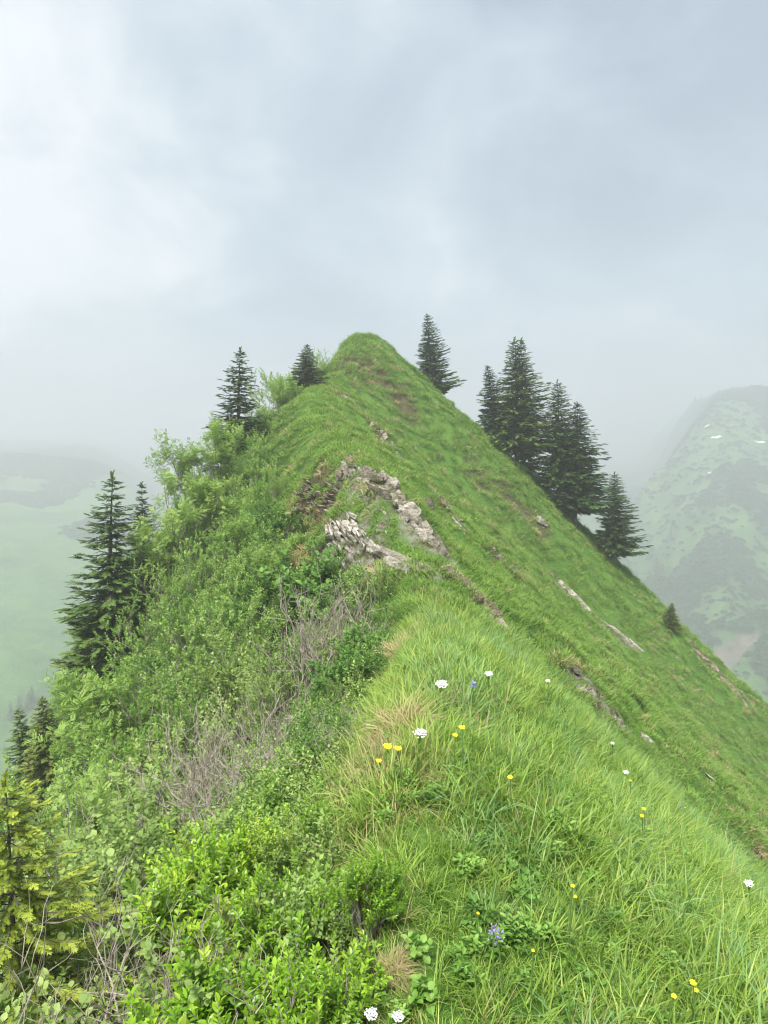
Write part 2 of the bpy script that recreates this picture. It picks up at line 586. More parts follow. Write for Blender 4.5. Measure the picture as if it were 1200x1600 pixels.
def band_mask(x, y, kinds):
    m = np.zeros_like(x)
    for q, w, kind in BPTS:
        if kind not in kinds:
            continue
        z = H(x, y, False)
        for p in q:
            sel = (np.abs(x - p[0]) < 3 * w) & (np.abs(y - p[1]) < 3 * w)
            if not sel.any():
                continue
            d = np.hypot(x[sel] - p[0], y[sel] - p[1])
            wob = 1 + 1.2 * vnoise(x[sel] * 3, y[sel] * 3, 99)
            m[sel] = np.maximum(m[sel], 1 - sstep(w * 0.6, w * 1.5, d / wob))
    return m


def build_ridge():
    a = np.linspace(-1, 1, 421)
    xs = 0.5 + np.sinh(a * 5.2) / np.sinh(5.2) * 230
    ys = np.concatenate([np.linspace(-60, -6, 14), np.linspace(-5, 1, 24)[:-1],
                         1 * (60.0 / 1) ** np.linspace(0, 1, 420), 60 + 190 * np.linspace(0.01, 1, 40) ** 1.5])
    X, Y = np.meshgrid(xs, ys)
    Z = H(X, Y)
    rock = band_mask(X.ravel(), Y.ravel(), ('rock',)).reshape(X.shape)
    soil = band_mask(X.ravel(), Y.ravel(), ('soil', 'dry')).reshape(X.shape)
    Z = Z + rock * (0.28 * fbm(X * 2.5, Y * 2.5, 7, 3)) - soil * 0.12 + soil * 0.2 * fbm(X * 3, Y * 3, 8, 3)
    xc = crest(Y)[0]
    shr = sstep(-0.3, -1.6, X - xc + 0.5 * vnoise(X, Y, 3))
    ny, nx = X.shape
    idx = np.arange(nx * ny).reshape(ny, nx)
    F = np.stack([idx[:-1, :-1], idx[:-1, 1:], idx[1:, 1:], idx[1:, :-1]], -1).reshape(-1, 4)
    me = mesh_from('mountain_ridge', np.stack([X, Y, Z], -1).reshape(-1, 3), F, M['ground'], smooth=True,
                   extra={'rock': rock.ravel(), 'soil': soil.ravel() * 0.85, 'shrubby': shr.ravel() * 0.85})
    obj('mountain_ridge', me, kind='structure', label='steep grassy mountain ridge that climbs to a rounded summit')


build_ridge()

# ------------------------------------------------------------------ the valley and the slopes beyond
GULLY = []                      # bare gully: points and half widths, filled in below


def gully_near(x, y):
    m = np.zeros_like(np.asarray(x, float))
    for gx, gy, gw in GULLY:
        m = np.maximum(m, np.exp(-((x - gx) ** 2 + ((y - gy) * 0.6) ** 2) / (gw * gw)))
    return m


def HV(x, y):
    x = np.asarray(x, float); y = np.asarray(y, float)
    # right: a mountainside that rises away from the camera; to its left the slope stays low and runs far back
    az = x / np.maximum(y, 50.0)
    D = 0.42 * x + 0.91 * y
    hi = sstep(0.33, 0.425, az + 0.05 * fbm(x * 0.006, y * 0.006, 20, 3))
    d0 = 330 + 900 * np.maximum(0, 0.46 - az) ** 1.15
    zr = -135 + (0.31 + 0.08 * hi) * (D - d0)
    zr = zr + 24 * fbm(x * 0.009, y * 0.007, 21, 6) + 14 * fbm(x * 0.03 - y * 0.02, y * 0.006 + x * 0.01, 22, 4)
    top = (42 + 10 * fbm(x * 0.012, y * 0.004, 23, 3) + 9 * fbm(x * 0.05, y * 0.02, 29, 3)) * hi + (1 - hi) * (-75 + 0.010 * y + 12 * fbm(x * 0.006, y * 0.003, 28, 3))
    zr = np.where(zr > top - 10, top - 10 + 10 * np.tanh((zr - top + 10) / 22), zr)
    # left: a gentle alp that climbs to the left
    zl = -215 + 0.30 * y - 0.15 * np.maximum(0, y - 430) + 0.0 * x + 0.10 * np.clip(-x - 160, 0, 300)
    zl = zl + 22 * fbm(x * 0.006, y * 0.006, 24, 5)
    cap = -12 + 14 * fbm(x * 0.01, y * 0.004, 33, 4) - 150 * sstep(-0.42, -0.15, az)
    zl = np.where(zl > cap - 30, cap - 30 + 30 * np.tanh((zl - cap + 30) / 60), zl)
    base = -245 + 8 * fbm(x * 0.01, y * 0.01, 25, 4)
    w = sstep(-60, 60, x)
    z = np.maximum(base, zl * (1 - w) + zr * w)
    # the gully with bare earth
    z = z - 5 * gully_near(x, y)
    behind = sstep(120, -200, y)
    return z * (1 - behind) + (-245 + 10 * fbm(x * 0.004, y * 0.004, 77, 3)) * behind


def valley_mat():
    m, t = new_mat('valley_ground')
    geo = N(t, 'ShaderNodeNewGeometry')
    er = N(t, 'ShaderNodeAttribute', attribute_name='earth')
    wd = N(t, 'ShaderNodeAttribute', attribute_name='wood')
    a = noise(t, geo.outputs['Position'], 0.022, 8, 0.62)
    b = noise(t, geo.outputs['Position'], 0.16, 6, 0.7)
    g = ramp(t, mathn(t, 'ADD', mathn(t, 'MULTIPLY', a, 0.6), mathn(t, 'MULTIPLY', b, 0.4)),
             [(0.36, (0.028, 0.078, 0.018)), (0.5, (0.068, 0.155, 0.030)), (0.64, (0.125, 0.225, 0.045))])
    g = mixc(t, wd.outputs['Fac'], g, (0.020, 0.055, 0.022))
    e = ramp(t, b, [(0.35, (0.10, 0.075, 0.05)), (0.65, (0.24, 0.20, 0.15))])
    c = mixc(t, er.outputs['Fac'], g, e)
    p = N(t, 'ShaderNodeBsdfPrincipled')
    t.links.new(c, p.inputs['Base Color'])
    p.inputs['Roughness'].default_value = 0.95
    bp = N(t, 'ShaderNodeBump')
    bp.inputs['Strength'].default_value = 1.0
    bp.inputs['Distance'].default_value = 2.5
    t.links.new(b, bp.inputs['Height'])
    t.links.new(bp.outputs[0], p.inputs['Normal'])
    o = N(t, 'ShaderNodeOutputMaterial')
    t.links.new(p.outputs[0], o.inputs[0])
    return m


def hitv(px, py, above=0.0):
    ys = np.arange(150, 1400, 1.0)
    r = ray(px, py)
    d = r[2] * ys - (HV(r[0] * ys, ys) + above)
    k = int(np.argmax(d <= 0))
    if d[k] > 0:
        return None
    return np.array([r[0] * ys[k], ys[k], float(HV(r[0] * ys[k], ys[k]))])


_g = []
for _k in range(14):
    _f = _k / 13
    _p = hitv(1092 + 92 * _f, 1062 - 76 * _f ** 0.8)
    _g.append((_p[0], _p[1], 7.0 - 4.2 * _f))
GULLY.extend(_g)


def wood_mask(x, y):
    px, py = proj(np.stack([x, y, HV(x, y)], -1))
    n = fbm(x * 0.02, y * 0.02, 61, 3)
    m = sstep(0.0, 0.25, n + 0.18 - 0.30 * sstep(980, 700, py)) * (x > 0)
    return m


def build_valley():
    xs = np.concatenate([np.linspace(-3200, -420, 50)[:-1], np.linspace(-420, 620, 300)[:-1], np.linspace(620, 3200, 50)])
    ys = np.concatenate([np.linspace(-900, 150, 40)[:-1], np.linspace(150, 900, 250)[:-1], np.linspace(900, 4500, 90)])
    X, Y = np.meshgrid(xs, ys)
    Z = HV(X, Y)
    earth = sstep(0.25, 0.6, gully_near(X, Y) + 0.35 * fbm(X * 0.08, Y * 0.08, 66, 3))
    wood = wood_mask(X.ravel(), Y.ravel()).reshape(X.shape)
    wood = np.maximum(wood, sstep(600, 900, Y) + (X < 0) * sstep(-0.02, 0.12, fbm(X * 0.012, Y * 0.009, 62, 4) + 0.22 * sstep(360, 470, Y) - 0.05)).clip(0, 1)
    ny, nx = X.shape
    idx = np.arange(nx * ny).reshape(ny, nx)
    F = np.stack([idx[:-1, :-1], idx[:-1, 1:], idx[1:, 1:], idx[1:, :-1]], -1).reshape(-1, 4)
    me = mesh_from('valley_terrain', np.stack([X, Y, Z], -1).reshape(-1, 3), F, valley_mat(), smooth=True,
                   extra={'earth': earth.ravel(), 'wood': wood.ravel() * 0.8})
    obj('valley_terrain', me, kind='structure', label='misty green valley and mountain slopes beyond the ridge')


build_valley()

# ------------------------------------------------------------------ plants: templates
LEAF2 = (np.array([[0, 0, 0], [0.32, 0.5, 0.09], [0, 1, -0.06], [-0.32, 0.5, 0.09]]), np.array([[0, 1, 2], [0, 2, 3]]))
# an oval leaf folded at its midrib, ten triangles
_l = [(0.0, 0.0, 0.0)]
for yy, ww in ((0.22, 0.20), (0.52, 0.30), (0.80, 0.20)):
    zb = -0.22 * yy * yy
    _l += [(-ww, yy, zb + 0.10 * ww / 0.3), (0, yy, zb), (ww, yy, zb + 0.10 * ww / 0.3)]
_l += [(0, 1.0, -0.24)]
LEAF = (np.array(_l), np.array([[0, 2, 1], [0, 3, 2], [1, 2, 5], [1, 5, 4], [2, 3, 6], [2, 6, 5],
                                [4, 5, 8], [4, 8, 7], [5, 6, 9], [5, 9, 8], [7, 8, 10], [8, 9, 10]]))
LEAF_NARROW = (LEAF[0] * np.array([0.75, 1, 1]), LEAF[1])
LEAF_ROUND = (LEAF[0] * np.array([1.35, 1, 1]), LEAF[1])


def pinnate(pairs=5):
    V, F = [], []
    def let(p, ang, ln, w):
        k = len(V)
        d = np.array([math.sin(ang), math.cos(ang), -0.15]); s = np.array([math.cos(ang), -math.sin(ang), 0.0])
        V.extend([p, p + d * ln * 0.5 + s * w + [0, 0, 0.01], p + d * ln, p + d * ln * 0.5 - s * w + [0, 0, 0.01]])
        F.extend([(k, k + 1, k + 2), (k, k + 2, k + 3)])
    for i in range(pairs):
        y = 0.2 + 0.72 * i / pairs
        p = np.array([0, y, -0.22 * y * y])
        ln = 0.36 - 0.10 * abs(i / pairs - 0.45)
        for sg in (-1, 1):
            let(p, sg * 1.05, ln, 0.075)
    let(np.array([0, 0.9, -0.18]), 0.0, 0.32, 0.075)
    return np.array(V), np.array(F)


PINNATE = pinnate()


def spray(n=11, seed=1):
    """a flat twig of needles, one unit long along y"""
    rg = np.random.default_rng(seed)
    V, F = [], []
    for i in range(n):
        y = 0.02 + 0.9 * i / n
        sg = -1 if i % 2 else 1
        ang = sg * (0.75 + rg.uniform(-0.2, 0.2)) if i < n - 1 else 0.0
        ln = (0.5 * (1 - 0.55 * y) + rg.uniform(-0.05, 0.05))
        p = np.array([0, y, -0.10 * y])
        d = np.array([math.sin(ang), math.cos(ang), rg.uniform(-0.30, 0.10)]) * ln
        s = np.array([math.cos(ang), -math.sin(ang), rg.uniform(-0.4, 0.4)]) * 0.085
        k = len(V)
        V.extend([p - s, p + s, p + d]); F.append((k, k + 1, k + 2))
    k = len(V)
    V.extend([np.array([-0.05, 0, 0.01]), np.array([0.05, 0, 0.01]), np.array([0, 1.0, -0.12])]); F.append((k, k + 1, k + 2))
    return np.array(V), np.array(F)


SPRAY = spray()


def blade(w=0.011, seg=3, bend=0.6):
    """a grass blade one unit long that bends towards +y"""
    V = []
    for i in range(seg + 1):
        s = i / seg
        z = math.sin(s * bend * 1.5) / (bend * 1.5) if bend else s
        y = (1 - math.cos(s * bend * 1.5)) / (bend * 1.5) if bend else 0
        ww = w * (1 - s ** 1.6)
        if i < seg:
            V += [(-ww, y, z), (ww, y, z)]
        else:
            V += [(0, y, z)]
    F = []
    for i in range(seg - 1):
        a = 2 * i
        F += [(a, a + 1, a + 3), (a, a + 3, a + 2)]
    a = 2 * (seg - 1)
    F += [(a, a + 1, a + 2)]
    return np.array(V, float), np.array(F)


def tuft(seed, n, length, width, spread, bend=(0.5, 1.2), lean=0.35, seg=3):
    rg = np.random.default_rng(seed)
    bag = Bag()
    for bnd in np.linspace(bend[0], bend[1], 4):
        k = n // 4
        a = rg.uniform(0, 2 * np.pi, k)
        tl = rg.uniform(0.02, lean, k)
        rr = spread * np.sqrt(rg.random(k))
        P = np.stack([np.cos(a + rg.normal(0, 1, k)) * rr, np.sin(a + rg.normal(0, 1, k)) * rr, np.zeros(k) - 0.02], -1)
        Zd = unit(np.stack([np.cos(a) * tl, np.sin(a) * tl, np.ones(k)], -1))
        Yd = np.stack([np.cos(a), np.sin(a), np.zeros(k)], -1)
        X = unit(np.cross(Yd, Zd)); Yd = np.cross(Zd, X)
        Mx = np.stack([X, Yd, Zd], -1)
        L = length * rg.uniform(0.55, 1.15, k)
        T, F = blade(1.0, seg, bnd)
        S = np.stack([np.full(k, width) * rg.uniform(0.7, 1.3, k), L, L], -1)
        bag.add(*stamp(T, F, P, Mx, S, rg.random(k)))
    return bag


def grow(seed, stems, height, spread, levels=3, split=3, twist=0.35, up=0.35, r0=0.02, sides=4, lens=None, droop=0.0):
    """branching shrub: a Bag of wood, and the twigs as (points, direction) rows"""
    rg = np.random.default_rng(seed)
    wood = Bag()
    twigs = []

    def go(p, d, ln, r, lev):
        n = 5 if lev == 0 else 4
        pts = [p]
        dd = d.copy()
        for i in range(n - 1):
            dd = unit(dd + rg.normal(0, twist * 0.5, 3) + np.array([0, 0, up * 0.35 - droop * 0.3 * lev]))
            pts.append(pts[-1] + dd * ln / (n - 1))
        pts = np.array(pts)
        wood.add(*tube(pts, np.linspace(r, r * 0.55, n), sides if lev < levels - 1 else 3))
        if lev >= levels - 1:
            twigs.append((pts, dd))
            return
        k = split + (1 if rg.random() < 0.4 else 0)
        for j in range(k):
            s = rg.uniform(0.35, 1.0) if j else 1.0
            q = pts[0] + 0
            i = min(int(s * (n - 1)), n - 2); f = s * (n - 1) - i
            q = pts[i] * (1 - f) + pts[i + 1] * f
            side = unit(rg.normal(0, 1, 3) * np.array([1, 1, 0.6]))
            nd = unit(dd * 0.75 + side * (0.75 if j else 0.3) + np.array([0, 0, up * 0.5]))
            go(q, nd, ln * rg.uniform(0.5, 0.75), r * 0.55, lev + 1)

    for s in range(stems):
        a = 2 * np.pi * (s + rg.uniform(-0.3, 0.3)) / stems
        o = rg.uniform(0.1, 1.0)
        d = unit(np.array([math.cos(a) * spread * o, math.sin(a) * spread * o, 1.0]))
        go(np.array([math.cos(a), math.sin(a), 0]) * 0.08 * height * o - np.array([0, 0, 0.06 * height]), d, height * rg.uniform(0.42, 0.6), r0 * height, 0)
    return wood, twigs


def clothe(twigs, per, size, tmpl, seed, open_ang=0.9, upn=0.8, start=0.15, jit=0.35):
    rg = np.random.default_rng(seed)
    P, Yd, Zd, S, TT = [], [], [], [], []
    for pts, dd in twigs:
        n = len(pts) - 1
        a0 = rg.uniform(0, 6.28)
        tw = rg.random()
        for i in range(per):
            s = start + (1 - start) * (i + 0.7) / per
            k = min(int(s * n), n - 1); f = s * n - k
            p = pts[k] * (1 - f) + pts[k + 1] * f
            ax = unit(pts[k + 1] - pts[k])
            a0 += 2.4
            u = unit(np.cross(ax, [0.13, 0.27, 0.95])); v = np.cross(ax, u)
            out = math.cos(a0) * u + math.sin(a0) * v
            oa = open_ang * (1 - 0.5 * (i / per) ** 3)
            y = unit(ax * math.cos(oa) + out * math.sin(oa) + rg.normal(0, jit * 0.4, 3))
            P.append(p); Yd.append(y)
            Zd.append(unit(np.array([0, 0, upn]) + ax * 0.5 + rg.normal(0, jit, 3)))
            S.append(size * rg.uniform(0.65, 1.2)); TT.append(min(1, max(0, 0.25 + 0.35 * tw + rg.normal(0, 0.16) + 0.25 * i / per)))
    P, Yd, Zd = np.array(P), np.array(Yd), np.array(Zd)
    return stamp(tmpl[0], tmpl[1], P, frames(Yd, Zd), np.array(S), np.array(TT))


def make_shrub(name, seed, stems, height, spread, leafmat, per, size, tmpl, levels=3, split=3, wood='stem', up=0.35, r0=0.010,
               open_ang=0.9, start=0.15, upn=0.8, droop=0.0, twist=0.35):
    w, tw = grow(seed, stems, height, spread, levels, split, up=up, r0=r0, droop=droop, twist=twist)
    wm = w.mesh(name + '_branches', M[wood])
    fm = None
    if per:
        b = Bag()
        b.add(*clothe(tw, per, size, tmpl, seed + 1, open_ang, upn, start))
        fm = b.mesh(name + '_foliage', M[leafmat])
    top = max(v[:, 2].max() for v in w.V)
    return wm, fm, top


def make_spruce(seed, h=10.0, rad=0.2, bare=0.06, whorls=34, per=6, fresh=0.0, flag=0.0, mat='needle', spr=0.36, gap=0.0):
    """spruce of height h: trunk and crown; FLAG leans the longer branches to +x"""
    rg = np.random.default_rng(seed)
    tr = Bag()
    zz = np.linspace(-0.10 * h, h, 14)
    bend = 0.012 * h * np.sin(np.linspace(0, 3, 14) + rg.uniform(0, 6))
    path = np.stack([bend - bend[1], bend * 0.5 - bend[1] * 0.5, zz], -1)
    tr.add(*tube(path, 0.016 * h * (1 - np.linspace(0, 0.97, 14)), 8))
    P, Yd, Zd, S, TT = [], [], [], [], []
    for i in range(whorls):
        s = bare + (1 - bare) * (i + rg.uniform(-0.3, 0.3)) / whorls
        if s >= 0.985 or rg.random() < gap:
            continue
        z = s * h
        prof = (1 - s) ** 0.74 * (0.35 + 0.65 * min(1.0, (s - bare) / 0.12 + 0.35))
        L0 = rad * h * prof * (1 + 0.12 * math.sin(s * 17 + seed)) + 0.008 * h
        cx = np.interp(z, zz, path[:, 0]); cyy = np.interp(z, zz, path[:, 1])
        k = max(3, per + (1 if rg.random() < 0.5 else 0))
        a0 = rg.uniform(0, 6.28)
        for j in range(k):
            a = a0 + 2 * np.pi * j / k + rg.uniform(-0.25, 0.25)
            L = L0 * rg.uniform(0.7, 1.18) * (1 + flag * math.cos(a))
            if rg.random() < 0.05:
                L *= 0.45
            el = 0.55 * s - 0.42 + rg.uniform(-0.08, 0.08)          # drooping low down, rising near the top
            zb = z + rg.uniform(-0.5, 0.5) * h * (1 - bare) / whorls
            el += rg.uniform(-0.16, 0.16)
            n = 6
            t = np.linspace(0, 1, n)
            rr = L * t * math.cos(el)
            dz = L * (math.sin(el) * t + 0.22 * t ** 2.2 * (1 - s) - 0.06 * np.sin(np.pi * t))
            pts = np.stack([cx + rr * math.cos(a), cyy + rr * math.sin(a), zb + dz], -1)
            tr.add(*tube(pts, 0.0035 * h * (1 - 0.85 * t) * (0.35 + 0.65 * (1 - s)), 3)) if L > 0.05 * h else None
            ns = max(5, int(L / (0.020 * h)) + 4)
            for q in range(ns):
                f = 0.14 + 0.86 * (q + rg.random() * 0.6) / ns
                f = min(f, 0.995)
                m = min(int(f * (n - 1)), n - 2); ff = f * (n - 1) - m
                p = pts[m] * (1 - ff) + pts[m + 1] * ff
                ax = unit(pts[m + 1] - pts[m])
                side = unit(np.cross(ax, [0, 0, 1.0])) * (1 if q % 2 else -1)
                for rep in range(2):
                    w_ = rg.uniform(0.35, 1.0)
                    y = unit(ax * (0.5 + 0.5 * f) + side * w_ * (1.1 - 0.75 * f) * (1 if rep == 0 else -0.6) + np.array([0, 0, rg.uniform(-0.75, 0.25) * (1 - 0.3 * s)]))
                    P.append(p); Yd.append(y)
                    Zd.append(unit(np.array([0, 0, 1.0]) + rg.normal(0, 0.35, 3)))
                    S.append(spr * 0.15 * h * rg.uniform(0.6, 1.15) * (0.25 + 0.75 * (1 - s)))
                    TT.append(np.clip(0.15 + 0.5 * f + rg.normal(0, 0.15) + fresh * (f > 0.75), 0, 1))
    # the leader
    for q in range(10):
        p = np.array([path[-1][0], path[-1][1], h * (0.955 + 0.045 * q / 10)])
        a = rg.uniform(0, 6.28)
        P.append(p); Yd.append(unit([0.5 * math.cos(a), 0.5 * math.sin(a), 1.0])); Zd.append(unit([math.cos(a + 1), math.sin(a + 1), 0.2]))
        S.append(0.018 * h); TT.append(0.5)
    b = Bag()
    b.add(*stamp(SPRAY[0], SPRAY[1], np.array(P), frames(np.array(Yd), np.array(Zd)), np.array(S), np.array(TT)))
    return tr.mesh('spruce_trunk', M['bark']), b.mesh('spruce_crown', M[mat])


# ------------------------------------------------------------------ scattering for what nobody could count
def source(name, objs):
    c = bpy.data.collections.new(name)
    for i, me in enumerate(objs):
        o = bpy.data.objects.new('%s_%s' % (name, 'abcdefghijkl'[i]), me)
        c.objects.link(o)
    return c


def scatter(name, coll, P, Z, S, pick, label, yaw=None):
    """one object of KIND stuff: instances of the collection's plants at P, standing along Z"""
    n = len(P)
    yaw = RNG.uniform(0, 2 * np.pi, n) if yaw is None else yaw
    Z = unit(Z)
    Y0 = np.stack([np.cos(yaw), np.sin(yaw), np.zeros(n)], -1)
    X = unit(np.cross(Y0, Z)); Y = np.cross(Z, X)
    ry = np.arcsin(np.clip(-X[:, 2], -1, 1)); rx = np.arctan2(Y[:, 2], Z[:, 2]); rz = np.arctan2(X[:, 1], X[:, 0])
    me = bpy.data.meshes.new(name)
    me.vertices.add(n); me.vertices.foreach_set('co', np.asarray(P, np.float32).ravel())
    a = me.attributes.new('rot', 'FLOAT_VECTOR', 'POINT'); a.data.foreach_set('vector', np.stack([rx, ry, rz], -1).astype(np.float32).ravel())
    a = me.attributes.new('scl', 'FLOAT', 'POINT'); a.data.foreach_set('value', np.asarray(S, np.float32))
    a = me.attributes.new('pick', 'INT', 'POINT'); a.data.foreach_set('value', np.asarray(pick, np.int32))
    o = obj(name, me, kind='stuff', label=label)
    ng = bpy.data.node_groups.new(name + '_scatter', 'GeometryNodeTree')
    ng.interface.new_socket('Geometry', in_out='INPUT', socket_type='NodeSocketGeometry')
    ng.interface.new_socket('Geometry', in_out='OUTPUT', socket_type='NodeSocketGeometry')
    gi, go = ng.nodes.new('NodeGroupInput'), ng.nodes.new('NodeGroupOutput')
    ci = ng.nodes.new('GeometryNodeCollectionInfo')
    ci.inputs['Collection'].default_value = coll
    ci.inputs['Separate Children'].default_value = True
    ci.inputs['Reset Children'].default_value = True
    ip = ng.nodes.new('GeometryNodeInstanceOnPoints')
    ip.inputs['Pick Instance'].default_value = True
    L = ng.links.new
    def att(nm, dt):
        q = ng.nodes.new('GeometryNodeInputNamedAttribute'); q.data_type = dt
        q.inputs['Name'].default_value = nm
        return q.outputs['Attribute']
    L(gi.outputs[0], ip.inputs['Points']); L(ci.outputs[0], ip.inputs['Instance'])
    L(att('pick', 'INT'), ip.inputs['Instance Index'])
    L(att('rot', 'FLOAT_VECTOR'), ip.inputs['Rotation'])
    L(att('scl', 'FLOAT'), ip.inputs['Scale'])
    L(ip.outputs[0], go.inputs[0])
    md = o.modifiers.new('scatter', 'NODES'); md.node_group = ng
    return o


def rand_points(n, y0, y1, fl=-0.75, fr=0.75, power=1.0):
    """points on the ridge, spread over the wedge in front of the camera"""
    y = y0 + (y1 - y0) * RNG.random(n) ** power
    x = y * RNG.uniform(fl, fr, n)
    # evenly per square metre of the wedge
    return x, y


def wedge(density, y0, y1, fl=-0.72, fr=0.72, pad=1.0):
    """evenly spread points, DENSITY per square metre, over the wedge from depth y0 to y1"""
    n = int(density * ((fr - fl) * (y1 * y1 - y0 * y0) / 2 + 2 * pad * (y1 - y0)))
    y = RNG.uniform(y0, y1, n * 3)
    wmax = (fr - fl) * y1 + 2 * pad
    keep = RNG.random(n * 3) < ((fr - fl) * y + 2 * pad) / wmax
    y = y[keep][:n]
    x = fl * y - pad + RNG.random(len(y)) * ((fr - fl) * y + 2 * pad)
    return x, y


def side(x, y):
    return x - crest(y)[0]


def grass_edge(y):
    """how far left of the crest the meadow reaches before the thicket begins"""
    return np.interp(y, [0, 3, 6, 9, 12, 16, 19, 24, 30, 36, 40, 46, 50, 60], [-0.42, -0.42, -0.50, -0.55, -0.5, -0.9, -1.6, -2.2, -2.2, -1.9, -1.2, -1.2, -1.6, -3.0])


def stand(x, y, k=0.45):
    n = normal_at(x, y)
    return np.array([0, 0, 1.0]) * (1 - k) + n * k


# --- grass
G_near = [tuft(100 + i, 44, 0.26, 0.0042, 0.11, (0.3, 1.9), 0.9, 4).mesh('grass_tuft', M['grass']) for i in range(4)]
G_near += [tuft(120 + i, 36, 0.36, 0.0036, 0.07, (0.5, 2.0), 0.7, 4).mesh('grass_tuft', M['blue_grass']) for i in range(2)]
G_near += [tuft(130, 18, 0.30, 0.0028, 0.07, (0.2, 1.9), 0.7, 4).mesh('grass_tuft', M['straw'])]
G_far = [tuft(140 + i, 52, 0.27, 0.0085, 0.20, (0.6, 1.7), 0.6, 2).mesh('grass_tuft', M['turf']) for i in range(4)]
G_far += [tuft(150, 40, 0.24, 0.009, 0.18, (0.4, 1.6), 0.8, 2).mesh('grass_tuft', M['straw'])]
C_near, C_far = source('near_grass', G_near), source('slope_grass', G_far)


def do_near_grass():
    X, Y, S, K = [], [], [], []
    for dens, y0, y1, sc in ((150, 0.9, 3.0, 0.85), (190, 0.9, 4.5, 0.5), (110, 3.0, 6.0, 0.95), (75, 6.0, 13.5, 1.1)):
        x, y = wedge(dens, y0, y1, -0.1, 0.75, 0.8)
        s = side(x, y)
        edge = grass_edge(y) + 0.3 * vnoise(x * 2, y * 2, 12)
        # patches of low herbs have less grass
        hb = fbm(x * 0.9, y * 0.9, 300, 2)
        lowmid = np.exp(-((x - 0.35) / 0.35) ** 2 - ((y - 2.6) / 0.6) ** 2)
        keep = (s > edge) & (s < 9) & (RNG.random(len(x)) < 1 - 0.15 * sstep(0.0, 0.25, hb))
        x, y = x[keep], y[keep]; hb = hb[keep]
        X.append(x); Y.append(y)
        n3 = fbm(x * 0.55, y * 0.55, 310, 2)
        S.append(sc * RNG.uniform(0.6, 1.25, len(x)) * (1 + 0.6 * n3) * (1 - 0.35 * lowmid[keep]))
        r = RNG.random(len(x))
        k = RNG.integers(0, 4, len(x))
        k = np.where((r < 0.10 + 0.6 * np.maximum(0, n3)) & (x > 0.3), RNG.integers(4, 6, len(x)), k)
        strawy = 0.09 + 0.16 * (side(x, y) < -0.05) * (y < 7) + 0.35 * (side(x, y) < 0.25) * sstep(0.0, 0.2, vnoise(x * 2.2, y * 1.4, 13))
        k = np.where(RNG.random(len(x)) < strawy, 6, k)
        K.append(k)
    x, y, s, k = map(np.concatenate, (X, Y, S, K))
    scatter('meadow_grass', C_near, np.stack([x, y, H(x, y) - 0.01], -1), stand(x, y, 0.3) + RNG.normal(0, 0.16, (len(x), 3)), s, k,
            'long fresh green grass on the rounded crest in front')


def do_far_grass():
    X, Y, S = [], [], []
    for dens, y0, y1, sc in ((46, 5.0, 15.0, 0.75), (34, 15.0, 28.0, 0.9), (22, 28.0, 44.0, 1.05), (17, 44.0, 62.0, 1.2)):
        x, y = wedge(dens, y0, y1, -0.25, 0.68, 1.5)
        s = side(x, y)
        z = H(x, y)
        px, py = proj(np.stack([x, y, z], -1))
        keep = (s > grass_edge(y) - 0.2 + 0.5 * vnoise(x, y, 14)) & (py < 1500) & ((y > 9.5) | (s > 1.8))
        bm = band_mask(x, y, ('rock', 'soil'))
        keep &= RNG.random(len(x)) > bm * 0.5
        keep &= (y < 50) | (np.abs(s) < 14)
        x, y = x[keep], y[keep]
        X.append(x); Y.append(y)
        S.append(sc * RNG.uniform(0.55, 1.2, len(x)) * (1 + 0.5 * fbm(x * 0.5, y * 0.9, 320, 3)))
    x, y, s = map(np.concatenate, (X, Y, S))
    dry = band_mask(x, y, ('dry',)) * 0.3 + 0.5 * np.clip(band_mask(x, y, ('rock', 'soil')) + band_mask(x + 0.25, y - 0.2, ('rock', 'soil')), 0, 1)
    k = RNG.integers(0, 4, len(x))
    pr = 0.04 + 0.22 * sstep(0.08, 0.35, fbm(x * 0.35, y * 1.2, 330, 3)) + 0.4 * dry
    k = np.where(RNG.random(len(x)) < pr, 4, k)
    Z = stand(x, y, 0.6)
    scatter('slope_grass', C_far, np.stack([x, y, H(x, y) - 0.02], -1), Z, s, k, 'short green turf covering the steep face and the summit')


do_near_grass()
do_far_grass()


# --- low herbs among the grass
def herb(seed, n, height, size, mat, tmpl=LEAF, spread=0.5, per=7, levels=1):
    w, tw = grow(seed, n, height, spread, levels, 2, up=0.3, r0=0.008, sides=3)
    b = Bag()
    b.add(*clothe(tw, per, size, tmpl, seed, 1.1, 1.0, 0.1))
    V = np.concatenate([np.concatenate(w.V), np.concatenate(b.V)])
    nw = sum(len(v) for v in w.V)
    F = np.concatenate([np.concatenate(w.F), np.concatenate(b.F) + nw])
    mi = np.concatenate([np.zeros(sum(len(f) for f in w.F)), np.ones(sum(len(f) for f in b.F))])
    tt = np.concatenate([np.concatenate(w.T), np.concatenate(b.T)])
    return mesh_from('herb', V, F, [M['stalk'], M[mat]], midx=mi, tint=tt)


C_herb = source('herbs', [herb(200, 9, 0.22, 0.030, 'herb', LEAF, 0.5, 10), herb(201, 12, 0.20, 0.026, 'herb', LEAF_NARROW, 0.7, 12), herb(202, 10, 0.15, 0.030, 'herb', LEAF_ROUND, 0.9, 7),
                          herb(203, 10, 0.28, 0.034, 'herb', LEAF_NARROW, 0.4, 14), herb(204, 8, 0.16, 0.036, 'dark_herb', LEAF, 0.9, 8)])
C_bush = source('thicket_plants', [herb(210 + i, 11, 0.6 + 0.1 * i, 0.050, m, t_, 0.6, 12, 2) for i, (m, t_) in enumerate(
    (('mid', LEAF2), ('pale', LEAF2), ('dark_herb', LEAF2), ('bright', LEAF2), ('mid', LEAF2)))])


